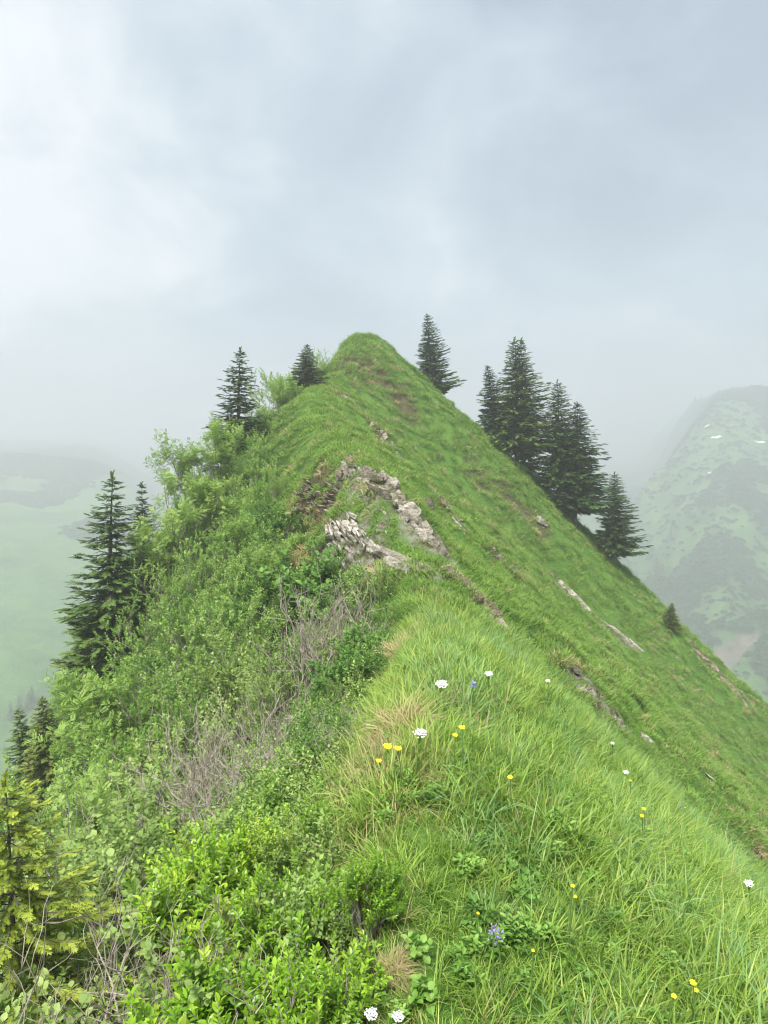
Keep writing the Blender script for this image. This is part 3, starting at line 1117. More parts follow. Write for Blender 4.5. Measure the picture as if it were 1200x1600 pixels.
def do_herbs():
    x, y = wedge(150, 0.9, 9.5, -0.25, 0.75, 0.6)
    s = side(x, y)
    hb = fbm(x * 0.9, y * 0.9, 300, 2)
    lowmid = np.exp(-((x - 0.35) / 0.4) ** 2 - ((y - 2.6) / 0.7) ** 2)
    keep = (s > grass_edge(y) - 0.2) & (s < 5) & (RNG.random(len(x)) < 0.11 + 0.24 * sstep(-0.05, 0.2, hb) + 0.35 * lowmid)
    x, y = x[keep], y[keep]
    k = RNG.integers(0, 5, len(x))
    scatter('meadow_herbs', C_herb, np.stack([x, y, H(x, y) - 0.01], -1), stand(x, y, 0.3), RNG.uniform(0.45, 1.0, len(x)), k,
            'low leafy herbs growing among the crest grass')


BARE = [
    (480, 880, 13.2, 'upper patch of bare grey twigs below the pale rock'),
    (520, 905, 12.6, 'bare grey twigs touching the dark hollow by the pale rock'),
    (345, 1060, 8.0, 'bleached dead shrub left in the lower tangle'),
    (430, 1045, 7.6, 'bleached dead shrub with the tallest branches of the lower tangle'),
    (545, 1062, 6.6, 'dead shrub with white forked branches beside the crest grass'),
    (390, 1110, 6.4, 'dense dead shrub in the centre of the lower tangle'),
    (300, 1085, 8.2, 'bleached dead shrub at the left end of the lower tangle'),
    (520, 1085, 6.0, 'dead shrub leaning towards the white forked branches'),
    (575, 1120, 5.4, 'dead shrub just left of the yellow flowers'),
    (560, 880, 13.4, 'bare grey twigs right below the pale rock'),
    (210, 1160, 6.0, 'sparse bare shrub on the far left of the thicket'),
    (345, 1395, 2.5, 'grey branches showing through the bilberries'),
    (215, 1385, 2.6, 'bare grey branches left of the bilberries'),
    (135, 1425, 2.15, 'thick grey branches rising between the bottom left whitebeams'),
    (265, 1470, 1.95, 'thick forked grey branches near the bottom edge left of the bilberries'),
    (60, 1360, 2.9, 'bare brown twigs behind the bottom left whitebeams'),
]


def do_thicket():
    bp = [(ray(q[0], q[1])[0] * q[2], q[2]) for q in BARE]
    X, Y, S = [], [], []
    for dens, y0, y1, sc in ((34, 1.0, 5.0, 0.5), (18, 5.0, 14.0, 0.72), (8, 14.0, 30.0, 1.1), (5, 30.0, 50.0, 1.4)):
        x, y = wedge(dens, y0, y1, -0.72, 0.1, 1.5)
        s = side(x, y)
        keep = (s < grass_edge(y) - 0.1 + 0.25 * (y < 6) + 0.4 * vnoise(x, y, 15)) & (s > -28)
        for bx, by in bp:
            rad = 0.10 * by + 0.1
            keep &= (np.hypot(x - bx, (y - by + 0.4 * rad) * 0.8) > rad) | (RNG.random(len(x)) < 0.8)
        x, y = x[keep], y[keep]
        X.append(x); Y.append(y); S.append(sc * RNG.uniform(0.6, 1.25, len(x)))
    x, y, s = map(np.concatenate, (X, Y, S))
    n = fbm(x * 0.35, y * 0.35, 340, 2)
    k = np.clip(np.round((n + 0.5) * 4 + RNG.normal(0, 0.8, len(x))), 0, 4).astype(int)
    k = np.where((k == 3) & (y > 3.2), 0, k)
    k = np.where((k == 2) & (y < 6), 1, k)
    scatter('undergrowth', C_bush, np.stack([x, y, H(x, y) - 0.03], -1), stand(x, y, 0.35), s, k,
            'tangled leafy undergrowth filling the steep left flank')


do_herbs()
do_thicket()

# ------------------------------------------------------------------ trees and shrubs, one by one
SPR = {
    'tall': make_spruce(1, rad=0.17, bare=0.03, whorls=50, flag=0.0, gap=0.05),
    'thin': make_spruce(2, rad=0.15, bare=0.05, whorls=52, per=5, gap=0.10),
    'broad': make_spruce(3, rad=0.22, bare=0.14, whorls=54, per=7, flag=0.18),
    'wide': make_spruce(4, rad=0.25, bare=0.15, whorls=52, per=7, flag=0.18),
    'flag': make_spruce(5, rad=0.21, bare=0.04, whorls=52, per=7, flag=0.22),
    'young': make_spruce(6, rad=0.22, bare=0.02, whorls=36, per=8, fresh=0.1, spr=0.45, mat='needle_young'),
}


def tree_at(px, py_top, depth, kind, label, group=None, name='spruce_tree', yaw=None, wide=1.0, lean=(0, 0), base_px=None):
    t = at(px, py_top, depth)
    bx = t[0] if base_px is None else ray(base_px, 800)[0] * depth
    z = float(H(bx, depth)) - 0.1
    h = t[2] - z
    s = h / 10.0
    root = obj(name, None, loc=(bx, depth, z), rot=(lean[1], (t[0] - bx) / h + lean[0], RNG.uniform(-0.4, 0.4) if yaw is None else yaw), scale=(s * wide, s * wide, s),
               label=label, category='tree')
    if group:
        root['group'] = group
    obj('trunk', SPR[kind][0], root); obj('crown', SPR[kind][1], root)
    return root


TREES = [
    (176, 738, 25.0, 'tall', 'tallest dark spruce on the left flank with mist behind it', 1.45, 168),
    (228, 754, 27.5, 'thin', 'slender spruce with a thin top just behind the tallest left spruce', 1.15, 222),
    (376, 543, 33.0, 'tall', 'dark spruce rising out of the rowans left of the summit', 1.6, 376),
    (480, 538, 42.0, 'young', 'small spruce hugging the left shoulder of the summit knob', 1.9, 482),
    (663, 490, 52.5, 'flag', 'lone spruce on the skyline just right of the summit', 1.35, 674),
    (764, 570, 51.5, 'broad', 'leftmost spruce of the skyline clump, shorter than its big neighbour', 1.35, 772),
    (800, 527, 51.0, 'wide', 'biggest spruce of the skyline clump with a double top', 1.4, 806),
    (819, 529, 51.4, 'thin', 'narrow second stem rising beside the biggest skyline spruce', 1.0, 818),
    (868, 594, 50.0, 'wide', 'dark spruce in the middle of the skyline clump with bare lower trunk', 1.2, 872),
    (905, 629, 49.5, 'broad', 'spruce with a pointed top, second from the lower end of the skyline clump', 1.45, 898),
    (958, 738, 49.0, 'wide', 'lowest spruce of the skyline clump with a short bare trunk', 1.25, 960),
    (1050, 942, 47.5, 'young', 'small round yellowish spruce alone on the right edge of the slope', 2.0, 1053),
    (66, 1088, 21.0, 'young', 'small spruce low on the left below the two tall spruces', 1.25, 60),
    (38, 1104, 22.5, 'thin', 'thin spruce beside the small low spruce at the left edge', 1.6, 36),
]
for px, py, dp, kind, lab, wd, bpx in TREES:
    g = 'spruces in the skyline clump' if 'skyline clump' in lab or 'skyline spruce' in lab else None
    tree_at(px, py, dp, kind, lab, g, wide=wd, base_px=bpx)

# young spruce at the left edge close to the camera
_ym = make_spruce(9, h=10, rad=0.42, bare=0.0, whorls=34, per=9, fresh=0.35, mat='needle_fresh', spr=0.36)
_t = at(-12, 1215, 3.1)
p = np.array([_t[0], 3.1, float(H(_t[0], 3.1))])
r_ = obj('young_spruce', None, loc=p, scale=float(_t[2] - p[2]) / 10, label='yellow-green young spruce cut by the left edge of the thicket', category='tree')
obj('trunk', _ym[0], r_); obj('crown', _ym[1], r_)

SHR = {}
SHR['rowan'] = [make_shrub('rowan', 400 + i, 5, 3.6, 0.55, 'rowan', 11, 0.21, PINNATE, 4, 3, up=0.45, r0=0.009, open_ang=1.1) for i in range(3)]
SHR['alder'] = [make_shrub('alder', 410 + i, 9, 2.2, 0.75, 'mid', 18, 0.068, LEAF2, 4, 3, r0=0.008) for i in range(3)]
SHR['willow'] = [make_shrub('willow', 420 + i, 9, 1.5, 0.8, 'pale', 16, 0.048, LEAF2, 4, 3, r0=0.008) for i in range(2)]
SHR['whitebeam'] = [make_shrub('whitebeam', 430 + i, 7, 1.1, 0.8, 'pale', 11, 0.034, LEAF_ROUND, 4, 3, r0=0.008, start=0.25) for i in range(3)]
SHR['bright'] = [make_shrub('bright', 440 + i, 13, 0.62, 0.85, 'bright', 20, 0.026, LEAF_NARROW, 3, 5, r0=0.010, open_ang=0.8, start=0.2, up=0.6) for i in range(3)]
SHR['bare'] = [make_shrub('bare', 450 + i, 9, 1.2, 1.0, None, 0, 0, None, 4, 3, wood='dead', r0=0.010, up=0.35, twist=0.6) for i in range(3)]
SHR['leafy'] = [make_shrub('leafy', 460 + i, 10, 0.9, 0.9, 'dark_herb', 12, 0.06, LEAF, 3, 3, r0=0.008) for i in range(2)]
NAMES = {'rowan': ('rowan_tree', 'tree'), 'alder': ('alder_shrub', 'shrub'), 'willow': ('willow_shrub', 'shrub'), 'whitebeam': ('whitebeam_shrub', 'shrub'),
         'bright': ('bilberry_shrub', 'shrub'), 'bare': ('bare_shrub', 'shrub'), 'leafy': ('broadleaf_plant', 'plant')}
_cnt = {}


def shrub(px, py, height, kind, label, y0=1.2, group=None, depth=None, variant=None, base=False, wide=1.0):
    """a shrub whose top is seen at (px, py)"""
    v = _cnt.get(kind, 0); _cnt[kind] = v + 1
    wm, fm, top = SHR[kind][(v if variant is None else variant) % len(SHR[kind])]
    if depth is not None:
        x = ray(px, py)[0] * depth
        p = np.array([x, depth, float(H(x, depth))])
        height = at(px, py, depth)[2] - p[2]
    else:
        p = hit(px, py, above=height, y0=y0)
    s = max(0.3 / top, height / top)
    nm, cat = NAMES[kind]
    n = normal_at(np.array(p[0]), np.array(p[1]))
    root = obj(nm, None, loc=p, rot=(-n[1] * 0.25, n[0] * 0.25, RNG.uniform(0, 6.28)), scale=(s * wide, s * wide, s), label=label, category=cat)
    if group:
        root['group'] = group
    obj('branches', wm, root, kind='stuff')
    if fm:
        obj('foliage', fm, root, kind='stuff')
    return root


SHRUBS = [
    # rowans along the skyline left of the crest
    (328, 652, 3.2, 'rowan', 'feathery rowan leaning out furthest left on the upper skyline', 29.0),
    (365, 655, 3.2, 'rowan', 'rowan just below the dark spruce left of the summit', 31.0),
    (300, 738, 3.0, 'rowan', 'rowan below the furthest left skyline rowan', 26.0),
    (395, 640, 3.0, 'rowan', 'rowan to the right of the dark upper spruce, leaves pale against the mist', 34.0),
    (432, 588, 3.0, 'rowan', 'thin open rowan on the skyline between two spruces', 38.5),
    (345, 745, 3.0, 'rowan', 'rowan with grey stems in the middle of the upper left flank', 27.0),
    (400, 715, 2.6, 'rowan', 'rowan beside the grassy crest above the brown rock hollow', 27.5),
    (462, 552, 2.4, 'alder', 'pale green bush behind the small summit spruce', 43.0),
    (497, 543, 2.0, 'alder', 'low bush tucked against the summit knob', 45.0),
    (450, 585, 2.0, 'alder', 'alder in front of the small summit spruce', 40.0),
    (262, 800, 3.0, 'rowan', 'slim rowan reaching up left above the alder on the skyline', 25.5),
    (425, 640, 2.0, 'alder', 'alder on the skyline edge where the turf shoulder begins', 35.5),
    (405, 675, 2.0, 'alder', 'alder between the dark upper spruce and the turf shoulder', 31.0),
    (430, 735, 2.0, 'alder', 'dark alder pressed against the turf above the brown rock hollow', 24.5),
    (268, 868, 2.6, 'alder', 'rounded alder on the skyline right of the slender spruce', 24.0),
    (310, 830, 2.4, 'alder', 'alder under the lowest rowan of the left flank', 23.0),
    (370, 805, 2.2, 'rowan', 'rowan left of the brown rock hollow', 21.5),
    (425, 825, 1.8, 'rowan', 'bright rowan just below and left of the brown rock hollow', 18.5),
    (225, 930, 2.6, 'alder', 'alder right beside the trunk of the tallest left spruce', 22.0),
    (290, 910, 2.4, 'alder', 'large alder in the middle of the left thicket', 19.5),
    (365, 905, 2.0, 'alder', 'alder left of the upper grey bare shrub', 16.5),
    (130, 955, 2.4, 'rowan', 'small rowan poking out left of the tallest spruce', 27.0),
    (190, 1040, 2.0, 'rowan', 'light green rowan at the foot of the tallest left spruce', 17.0),
    (165, 1105, 2.0, 'rowan', 'rowan uphill of the small low spruce', 15.5),
    (235, 1010, 1.8, 'alder', 'alder below the alder beside the tallest spruce', 17.5),
    (320, 990, 1.6, 'alder', 'dark alder above the tangle of dead branches', 14.0),
    (400, 960, 1.5, 'willow', 'grey-green willow left of the upper grey bare shrub', 13.5),
    (440, 1020, 1.2, 'willow', 'willow between the two patches of bare grey twigs', 11.0),
    (520, 950, 1.2, 'willow', 'willow at the foot of the pale rock', 13.0),
    (260, 1080, 1.6, 'willow', 'willow in the centre of the lower left thicket', 11.5),
    (180, 1130, 1.6, 'alder', 'alder downhill of the light green rowan', 11.0),
    (165, 1185, 1.6, 'rowan', 'rowan in front of the alders, right of the yellow-green young spruce', 9.5),
    (540, 1045, 0.8, 'willow', 'small willow at the left rim of the grassy crest', 9.0),
]
for px, py, h_, kind, lab, dp in SHRUBS:
    shrub(px, py, h_, kind, lab, depth=dp, wide=1.0 if kind == 'rowan' else 1.1)

# near thicket
NEAR = [
    (225, 1190, 5.2, 'whitebeam', 'whitebeam with grey-green leaves left of the lower dead branches'),
    (130, 1205, 5.2, 'whitebeam', 'whitebeam behind the yellow-green young spruce'),
    (120, 1320, 3.9, 'whitebeam', 'whitebeam just right of the yellow-green young spruce'),
    (190, 1262, 4.2, 'whitebeam', 'whitebeam in the middle of the lower left thicket'),
    (300, 1265, 4.0, 'whitebeam', 'whitebeam in front of the lower dead branches'),
    (110, 1405, 2.9, 'whitebeam', 'whitebeam with round pale leaves low on the left'),
    (20, 1450, 2.5, 'whitebeam', 'nearest whitebeam in the bottom left corner'),
    (205, 1500, 2.2, 'whitebeam', 'whitebeam between the corner and the bright green bilberries'),
    (410, 1262, 3.9, 'bright', 'bright green bilberry bush nearest the lower dead branches'),
    (500, 1290, 3.5, 'bright', 'bright green bilberry bush touching the crest grass'),
    (330, 1305, 3.4, 'bright', 'bilberry bush with reddish shoots left of centre'),
    (430, 1365, 2.8, 'bright', 'largest bright green bilberry bush below the others'),
    (520, 1410, 2.5, 'bright', 'bilberry bush beside the straw at the rim of the crest'),
    (270, 1385, 2.9, 'bright', 'bilberry bush growing through the grey branches'),
    (380, 1450, 2.2, 'bright', 'bilberry bush with the palest yellow-green leaves near the bottom'),
    (490, 1500, 1.95, 'bright', 'nearest bilberry bush at the bottom edge'),
    (575, 1460, 2.3, 'bright', 'small bilberry bush half hidden in the crest grass'),
    (310, 1530, 1.95, 'bright', 'bilberry bush in the bottom left among thick grey branches'),
]
for px, py, dp, kind, lab in NEAR:
    shrub(px, py, 1.0, kind, lab, depth=dp, wide=1.1)

for px, py, dp, lab in BARE:
    shrub(px, py, 1.0, 'bare', lab, depth=dp, wide=1.1)
LEAFY = [
    (560, 975, 11.0, 'dark broad-leaved plant in the hollow left of the crest'),
    (590, 1010, 9.5, 'dark broad-leaved plant at the rim of the crest grass'),
    (535, 1020, 9.8, 'dark broad-leaved plant lower in the hollow'),
    (470, 832, 16.8, 'bright broad-leaved clump under the brown rock hollow'),
    (440, 790, 20.0, 'dark broad-leaved plant left of the brown rock hollow'),
]
for px, py, dp, lab in LEAFY:
    shrub(px, py, 1.0, 'leafy', lab, depth=dp, wide=1.2)

# ------------------------------------------------------------------ rocks
def slab_mesh(seed, dims, mat, name='slab'):
    """a broken stone: the hull of a few points with split faces, a few dozen triangles"""
    import bmesh
    rg = np.random.default_rng(seed)
    bm = bmesh.new()
    for i in range(22):
        p = rg.uniform(-1, 1, 3)
        p = p / max(np.abs(p)) ** rg.uniform(0.5, 1.0)
        bm.verts.new((p[0] * dims[0] / 2, p[1] * dims[1] / 2, p[2] * dims[2] / 2))
    r = bmesh.ops.convex_hull(bm, input=bm.verts)
    loose = [v for v in bm.verts if not v.link_faces]
    bmesh.ops.delete(bm, geom=loose, context='VERTS')
    me = bpy.data.meshes.new(name)
    bm.to_mesh(me); bm.free()
    me.materials.append(mat)
    return me


SLABS = {k: [slab_mesh(500 + i + 20 * j, d, M[k]) for i, d in enumerate([(1, 0.5, 0.16), (1, 0.45, 0.22), (1, 0.6, 0.28), (1, 0.8, 0.5), (1, 0.35, 0.12), (1, 0.7, 0.35)])]
         for j, k in enumerate(('rock', 'rock_brown', 'rock_pale'))}


def outcrop(pts, n, width, size, mat, label, tilt=0.0, name='rock_outcrop', flat=0.5, out=0.0):
    """stones strewn along a traced band; their long axis follows the band"""
    q = []
    for (ax, ay), (bx, by) in zip(pts[:-1], pts[1:]):
        for s in np.linspace(0, 1, 10, endpoint=False):
            q.append(hit(ax + (bx - ax) * s, ay + (by - ay) * s))
    q.append(hit(*pts[-1]))
    q = np.array(q)
    c = q[len(q) // 2]
    root = obj(name, None, loc=c, label=label, category='rock')
    for i in range(int(n * 2.6)):
        k = RNG.uniform(0, len(q) - 1.001); a = int(k); f = k - a
        p = q[a] * (1 - f) + q[a + 1] * f
        lo, hi = max(0, a - 4), min(len(q) - 1, a + 5)
        d = unit(unit(q[hi] - q[lo] + 1e-6) + 1.5 * unit(q[-1] - q[0] + 1e-6))
        x = p[0] + RNG.normal(0, width * 0.5); y = p[1] + RNG.normal(0, width * 0.5)
        nn = normal_at(np.array(x), np.array(y))
        z = float(H(x, y)) + out * RNG.random()
        zc = unit(nn * (1 - tilt) + unit(np.cross(d, nn)) * tilt + RNG.normal(0, 0.13, 3))
        d2 = unit(d + RNG.normal(0, 0.16, 3))
        fr = frames(np.cross(zc, d2), zc)
        Mx = Matrix(((fr[0][0], fr[0][1], fr[0][2]), (fr[1][0], fr[1][1], fr[1][2]), (fr[2][0], fr[2][1], fr[2][2])))
        s = size * 0.62 * RNG.choice([0.35, 0.5, 0.7, 0.9, 1.3]) * RNG.uniform(0.8, 1.2)
        obj('slab', random.Random(i * 7 + int(c[0] * 10)).choice(SLABS[mat]), root, loc=Vector((x, y, z)) - Vector(c), rot=Mx.to_euler(),
            scale=(s, s * RNG.uniform(0.7, 1.2), s * RNG.uniform(0.6, 1.3) * flat * 1.5))
    return root


outcrop([(532, 742), (565, 745), (600, 752), (622, 785)], 30, 0.20, 0.55, 'rock', 'layered grey rock face just below the grassy crest', 0.55, out=0.12)
outcrop([(615, 775), (640, 812), (668, 845), (692, 872)], 22, 0.16, 0.50, 'rock', 'band of grey slabs running down right from the layered rock face', 0.55, out=0.10)
outcrop([(518, 820), (530, 845), (545, 868)], 26, 0.20, 0.50, 'rock_pale', 'pale furrowed rock left of the grassy hollow', 0.6, out=0.2)
outcrop([(540, 825), (560, 845), (582, 868)], 26, 0.18, 0.45, 'rock_pale', 'pale broken rock right beside the furrowed rock', 0.6, out=0.18)
outcrop([(460, 775), (485, 785), (522, 790)], 34, 0.28, 0.45, 'rock_brown', 'reddish brown crumbling rock under an overhang of turf', 0.7, out=0.15)


def long_slab(a, b, width, thick, mat, label, seed):
    p, q = hit(*a), hit(*b)
    c = (p + q) / 2
    L = float(np.linalg.norm(q - p))
    me = slab_mesh(seed, (L, width, thick), M[mat], 'stone')
    n = normal_at(np.array(c[0]), np.array(c[1]))
    X = unit(q - p); Y = unit(np.cross(n, X)); Z = np.cross(X, Y)
    m = Matrix([[X[i], Y[i], Z[i]] for i in range(3)])
    return obj('stone', me, loc=c + n * thick * 0.15, rot=m.to_euler(), label=label, category='rock')


long_slab((582, 858), (684, 908), 0.32, 0.30, 'rock_pale', 'smooth pale slab ending in a point above the crest grass', 611)
long_slab((602, 876), (652, 900), 0.22, 0.22, 'rock_pale', 'shorter pale slab lying under the smooth pointed one', 612)
long_slab((872, 910), (898, 934), 0.30, 0.30, 'rock_pale', 'topmost pale slab of the long band on the slope', 613)
long_slab((890, 924), (922, 958), 0.26, 0.30, 'rock_pale', 'second pale slab of the long band on the slope', 614)
long_slab((940, 972), (985, 1006), 0.36, 0.34, 'rock_pale', 'longest pale slab near the lower end of the band on the slope', 615)
long_slab((980, 1000), (1004, 1022), 0.22, 0.25, 'rock_pale', 'last small pale slab at the lower end of the band on the slope', 616)
outcrop([(545, 785), (590, 800), (610, 830)], 12, 0.2, 0.30, 'rock', 'small stones in the grass between the two grey rocks', 0.4)
outcrop([(706, 898), (750, 935), (790, 985)], 34, 0.22, 0.38, 'rock_brown', 'dark crumbling bank right of the near crest', 0.5, out=0.08)
outcrop([(530, 612), (565, 640), (600, 685), (630, 722)], 34, 0.28, 0.34, 'rock', 'thin line of stones running down from the summit knob', 0.4)
outcrop([(665, 748), (700, 790), (725, 822)], 16, 0.2, 0.34, 'rock', 'scattered stones in the turf right of the rock face', 0.4)
outcrop([(768, 860), (800, 885), (834, 914)], 22, 0.2, 0.34, 'rock', 'short dark stone band in the middle of the steep slope', 0.4)
outcrop([(872, 908), (890, 925), (925, 958)], 14, 0.12, 0.62, 'rock_pale', 'upper half of the long pale slab band on the slope', 0.25)
outcrop([(930, 965), (965, 990), (1002, 1020)], 16, 0.14, 0.62, 'rock', 'lower half of the long slab band on the slope', 0.25)
outcrop([(840, 812), (855, 822)], 6, 0.12, 0.5, 'rock_pale', 'pale stones at the foot of the middle skyline spruce', 0.2)
outcrop([(742, 745), (790, 775), (845, 812)], 12, 0.5, 0.30, 'rock_brown', 'brown stones and bare turf below the skyline spruces', 0.3)
outcrop([(885, 1036), (910, 1056)], 7, 0.05, 0.32, 'rock', 'small grey slab just beyond the near crest', 0.2)
outcrop([(905, 1075), (935, 1088), (975, 1140)], 26, 0.12, 0.25, 'rock', 'broken grey stones along the far edge of the near crest', 0.4)
outcrop([(1080, 1005), (1125, 1055), (1170, 1100)], 34, 0.25, 0.55, 'rock_brown', 'dark rock edge below the small round spruce', 0.5)
outcrop([(1140, 1305), (1200, 1352)], 14, 0.10, 0.16, 'rock_brown', 'bare brown patch at the right edge of the slope', 0.3)


def stone(px, py, size, mat, label, dims=(1, 0.7, 0.5), rot=0.0, seed=1):
    p = hit(px, py)
    me = slab_mesh(seed, dims, M[mat], 'stone')
    o = obj('stone', me, loc=(p[0], p[1], p[2] + 0.05 * size), rot=(RNG.uniform(-0.2, 0.2), 0.6 + rot, RNG.uniform(-0.3, 0.3)), scale=float(size), label=label, category='rock')
    return o


stone(668, 797, 0.55, 'rock', 'dark upright boulder standing alone in the turf', (0.8, 0.7, 1.2), -0.4, 601)
stone(717, 822, 0.62, 'rock_pale', 'thin white slab lying in the turf right of the dark boulder', (1.2, 0.3, 0.15), 0.25, 602)
stone(1010, 1157, 0.33, 'rock_pale', 'pinkish pale stone block beyond the near crest', (1, 0.6, 0.5), 0.2, 603)
stone(1110, 1217, 0.38, 'rock_pale', 'flat pale stone on the steep slope at the right', (1.2, 0.4, 0.2), 0.2, 604)
stone(862, 1245, 0.05, 'rock', 'tiny stone hidden in the near grass', seed=605) if False else None

# ------------------------------------------------------------------ flowers
def disc_flower(rad, petals, mat, seed):
    rg = np.random.default_rng(seed)
    a = np.linspace(0, 2 * np.pi, petals, endpoint=False) + rg.normal(0, 0.06, petals)
    T = np.array([[-0.08, 0.15, 0], [0.08, 0.15, 0], [0.16, 0.75, 0.10], [0.05, 1.0, 0.08], [-0.05, 1.0, 0.08], [-0.16, 0.75, 0.10]])
    F = np.array([[0, 1, 2], [0, 2, 5], [5, 2, 3], [5, 3, 4]])
    Y = np.stack([np.cos(a), np.sin(a), rg.uniform(0.05, 0.3, petals)], -1)
    V, FF, tt = stamp(T, F, np.zeros((petals, 3)), frames(Y, np.tile([0, 0, 1.0], (petals, 1))), rad * rg.uniform(0.85, 1.1, petals))
    return mesh_from('petals', V, FF, M[mat], tint=tt)


def dome_mesh(rad, mat, name):
    V = [(0, 0, rad * 0.6)]
    for k in range(8):
        V.append((rad * math.cos(k * math.pi / 4), rad * math.sin(k * math.pi / 4), 0.12 * rad))
    return mesh_from(name, np.array(V), np.array([(0, 1 + k, 1 + (k + 1) % 8) for k in range(8)]), M[mat])


def umbel_mesh(rad, n, mat, seed):
    rg = np.random.default_rng(seed)
    b = Bag()
    th = np.arange(n) * 2.4; rr = rad * np.sqrt((np.arange(n) + 0.5) / n) * rg.uniform(0.75, 1.2, n)
    for t, r in zip(th, rr):
        c = np.array([r * math.cos(t), r * math.sin(t), 0.25 * rad * (1 - (r / rad) ** 2) + rg.uniform(-0.05, 0.05) * rad])
        k = 5
        aa = np.linspace(0, 2 * np.pi, k, endpoint=False) + rg.random()
        f = rad * 0.20
        V = [c + [0, 0, 0]]
        for q in aa:
            V.append(c + [f * math.cos(q), f * math.sin(q), rg.uniform(-0.03, 0.10) * rad])
        for q in aa:
            V.append(c + [0.55 * f * math.cos(q + 0.6), 0.55 * f * math.sin(q + 0.6), 0.0])
        F = []
        for i in range(k):
            F += [(0, 1 + i, 6 + i), (0, 6 + (i - 1) % k, 1 + i)]
        b.add(np.array(V), np.array(F))
    return b.mesh('umbel', M[mat])


def stalk_mesh(h, seed, branch=False):
    rg = np.random.default_rng(seed)
    b = Bag()
    n = 6
    t = np.linspace(0, 1, n)
    bx, by = rg.uniform(-0.12, 0.12, 2)
    path = np.stack([bx * h * t * t, by * h * t * t, h * t], -1)
    path[:, :2] -= path[-1, :2]
    b.add(*tube(path, np.full(n, 0.0022), 4))
    if branch:
        for k in range(9):
            a = k * 2.4
            e = np.array([math.cos(a) * branch, math.sin(a) * branch, h])
            b.add(*tube(np.array([path[-2], (path[-2] + e) / 2 + [0, 0, -0.004], e]), np.full(3, 0.0012), 3))
    return b.mesh('stalk', M['stalk'])


PET = [disc_flower(0.022, 16, 'yellow', 701), disc_flower(0.019, 13, 'yellow', 702)]
CEN = dome_mesh(0.007, 'orange', 'flower_centre')
UMB = [umbel_mesh(0.045, 42, 'white', 711), umbel_mesh(0.036, 32, 'white', 712)]


def face_camera(p, k):
    d = -unit(p)
    z = unit(d * k + np.array([0, 0, 1.0]) * (1 - k))
    return Vector(z).to_track_quat('Z', 'Y').to_euler()


def flower(px, py, kind, label, h=0.27, s=1.0, k=0.3, y0=1.2):
    s = s * (0.5 if kind in ('white', 'blue') else 0.6)
    p = hit(px, py, above=h, y0=y0)
    nm = {'yellow': 'yellow_flower', 'white': 'white_umbel_flower', 'purple': 'purple_flower', 'blue': 'blue_flower'}[kind]
    root = obj(nm, None, loc=p, rot=(0, 0, 0), label=label, category='flower')
    i = int(px) % 2
    obj('stalk', stalk_mesh(h, int(px), 0.02 * s if kind == 'white' else False), root)
    hd = Vector((0, 0, h))
    rot = face_camera(p + np.array([0, 0, h]), k)
    if kind == 'yellow':
        c = obj('flower_head', PET[i], root, loc=hd, rot=rot, scale=float(s))
        obj('flower_centre', CEN, c, loc=(0, 0, 0.001))
    elif kind == 'white':
        obj('umbel', UMB[i], root, loc=hd, rot=rot, scale=float(s))
    else:
        b = Bag()
        rg = np.random.default_rng(int(py))
        n = 26
        P = np.stack([rg.normal(0, 0.007, n), rg.normal(0, 0.007, n), rg.uniform(-0.02, 0.02, n)], -1)
        Y = unit(P * np.array([1, 1, 0.3]) + np.array([0, 0, 0.006]))
        b.add(*stamp(LEAF2[0], LEAF2[1], P, frames(Y, np.tile([0.1, 0.1, 1.0], (n, 1))), np.full(n, 0.013 * s)))
        obj('blossom', b.mesh('blossom', M[kind]), root, loc=hd)
    return root


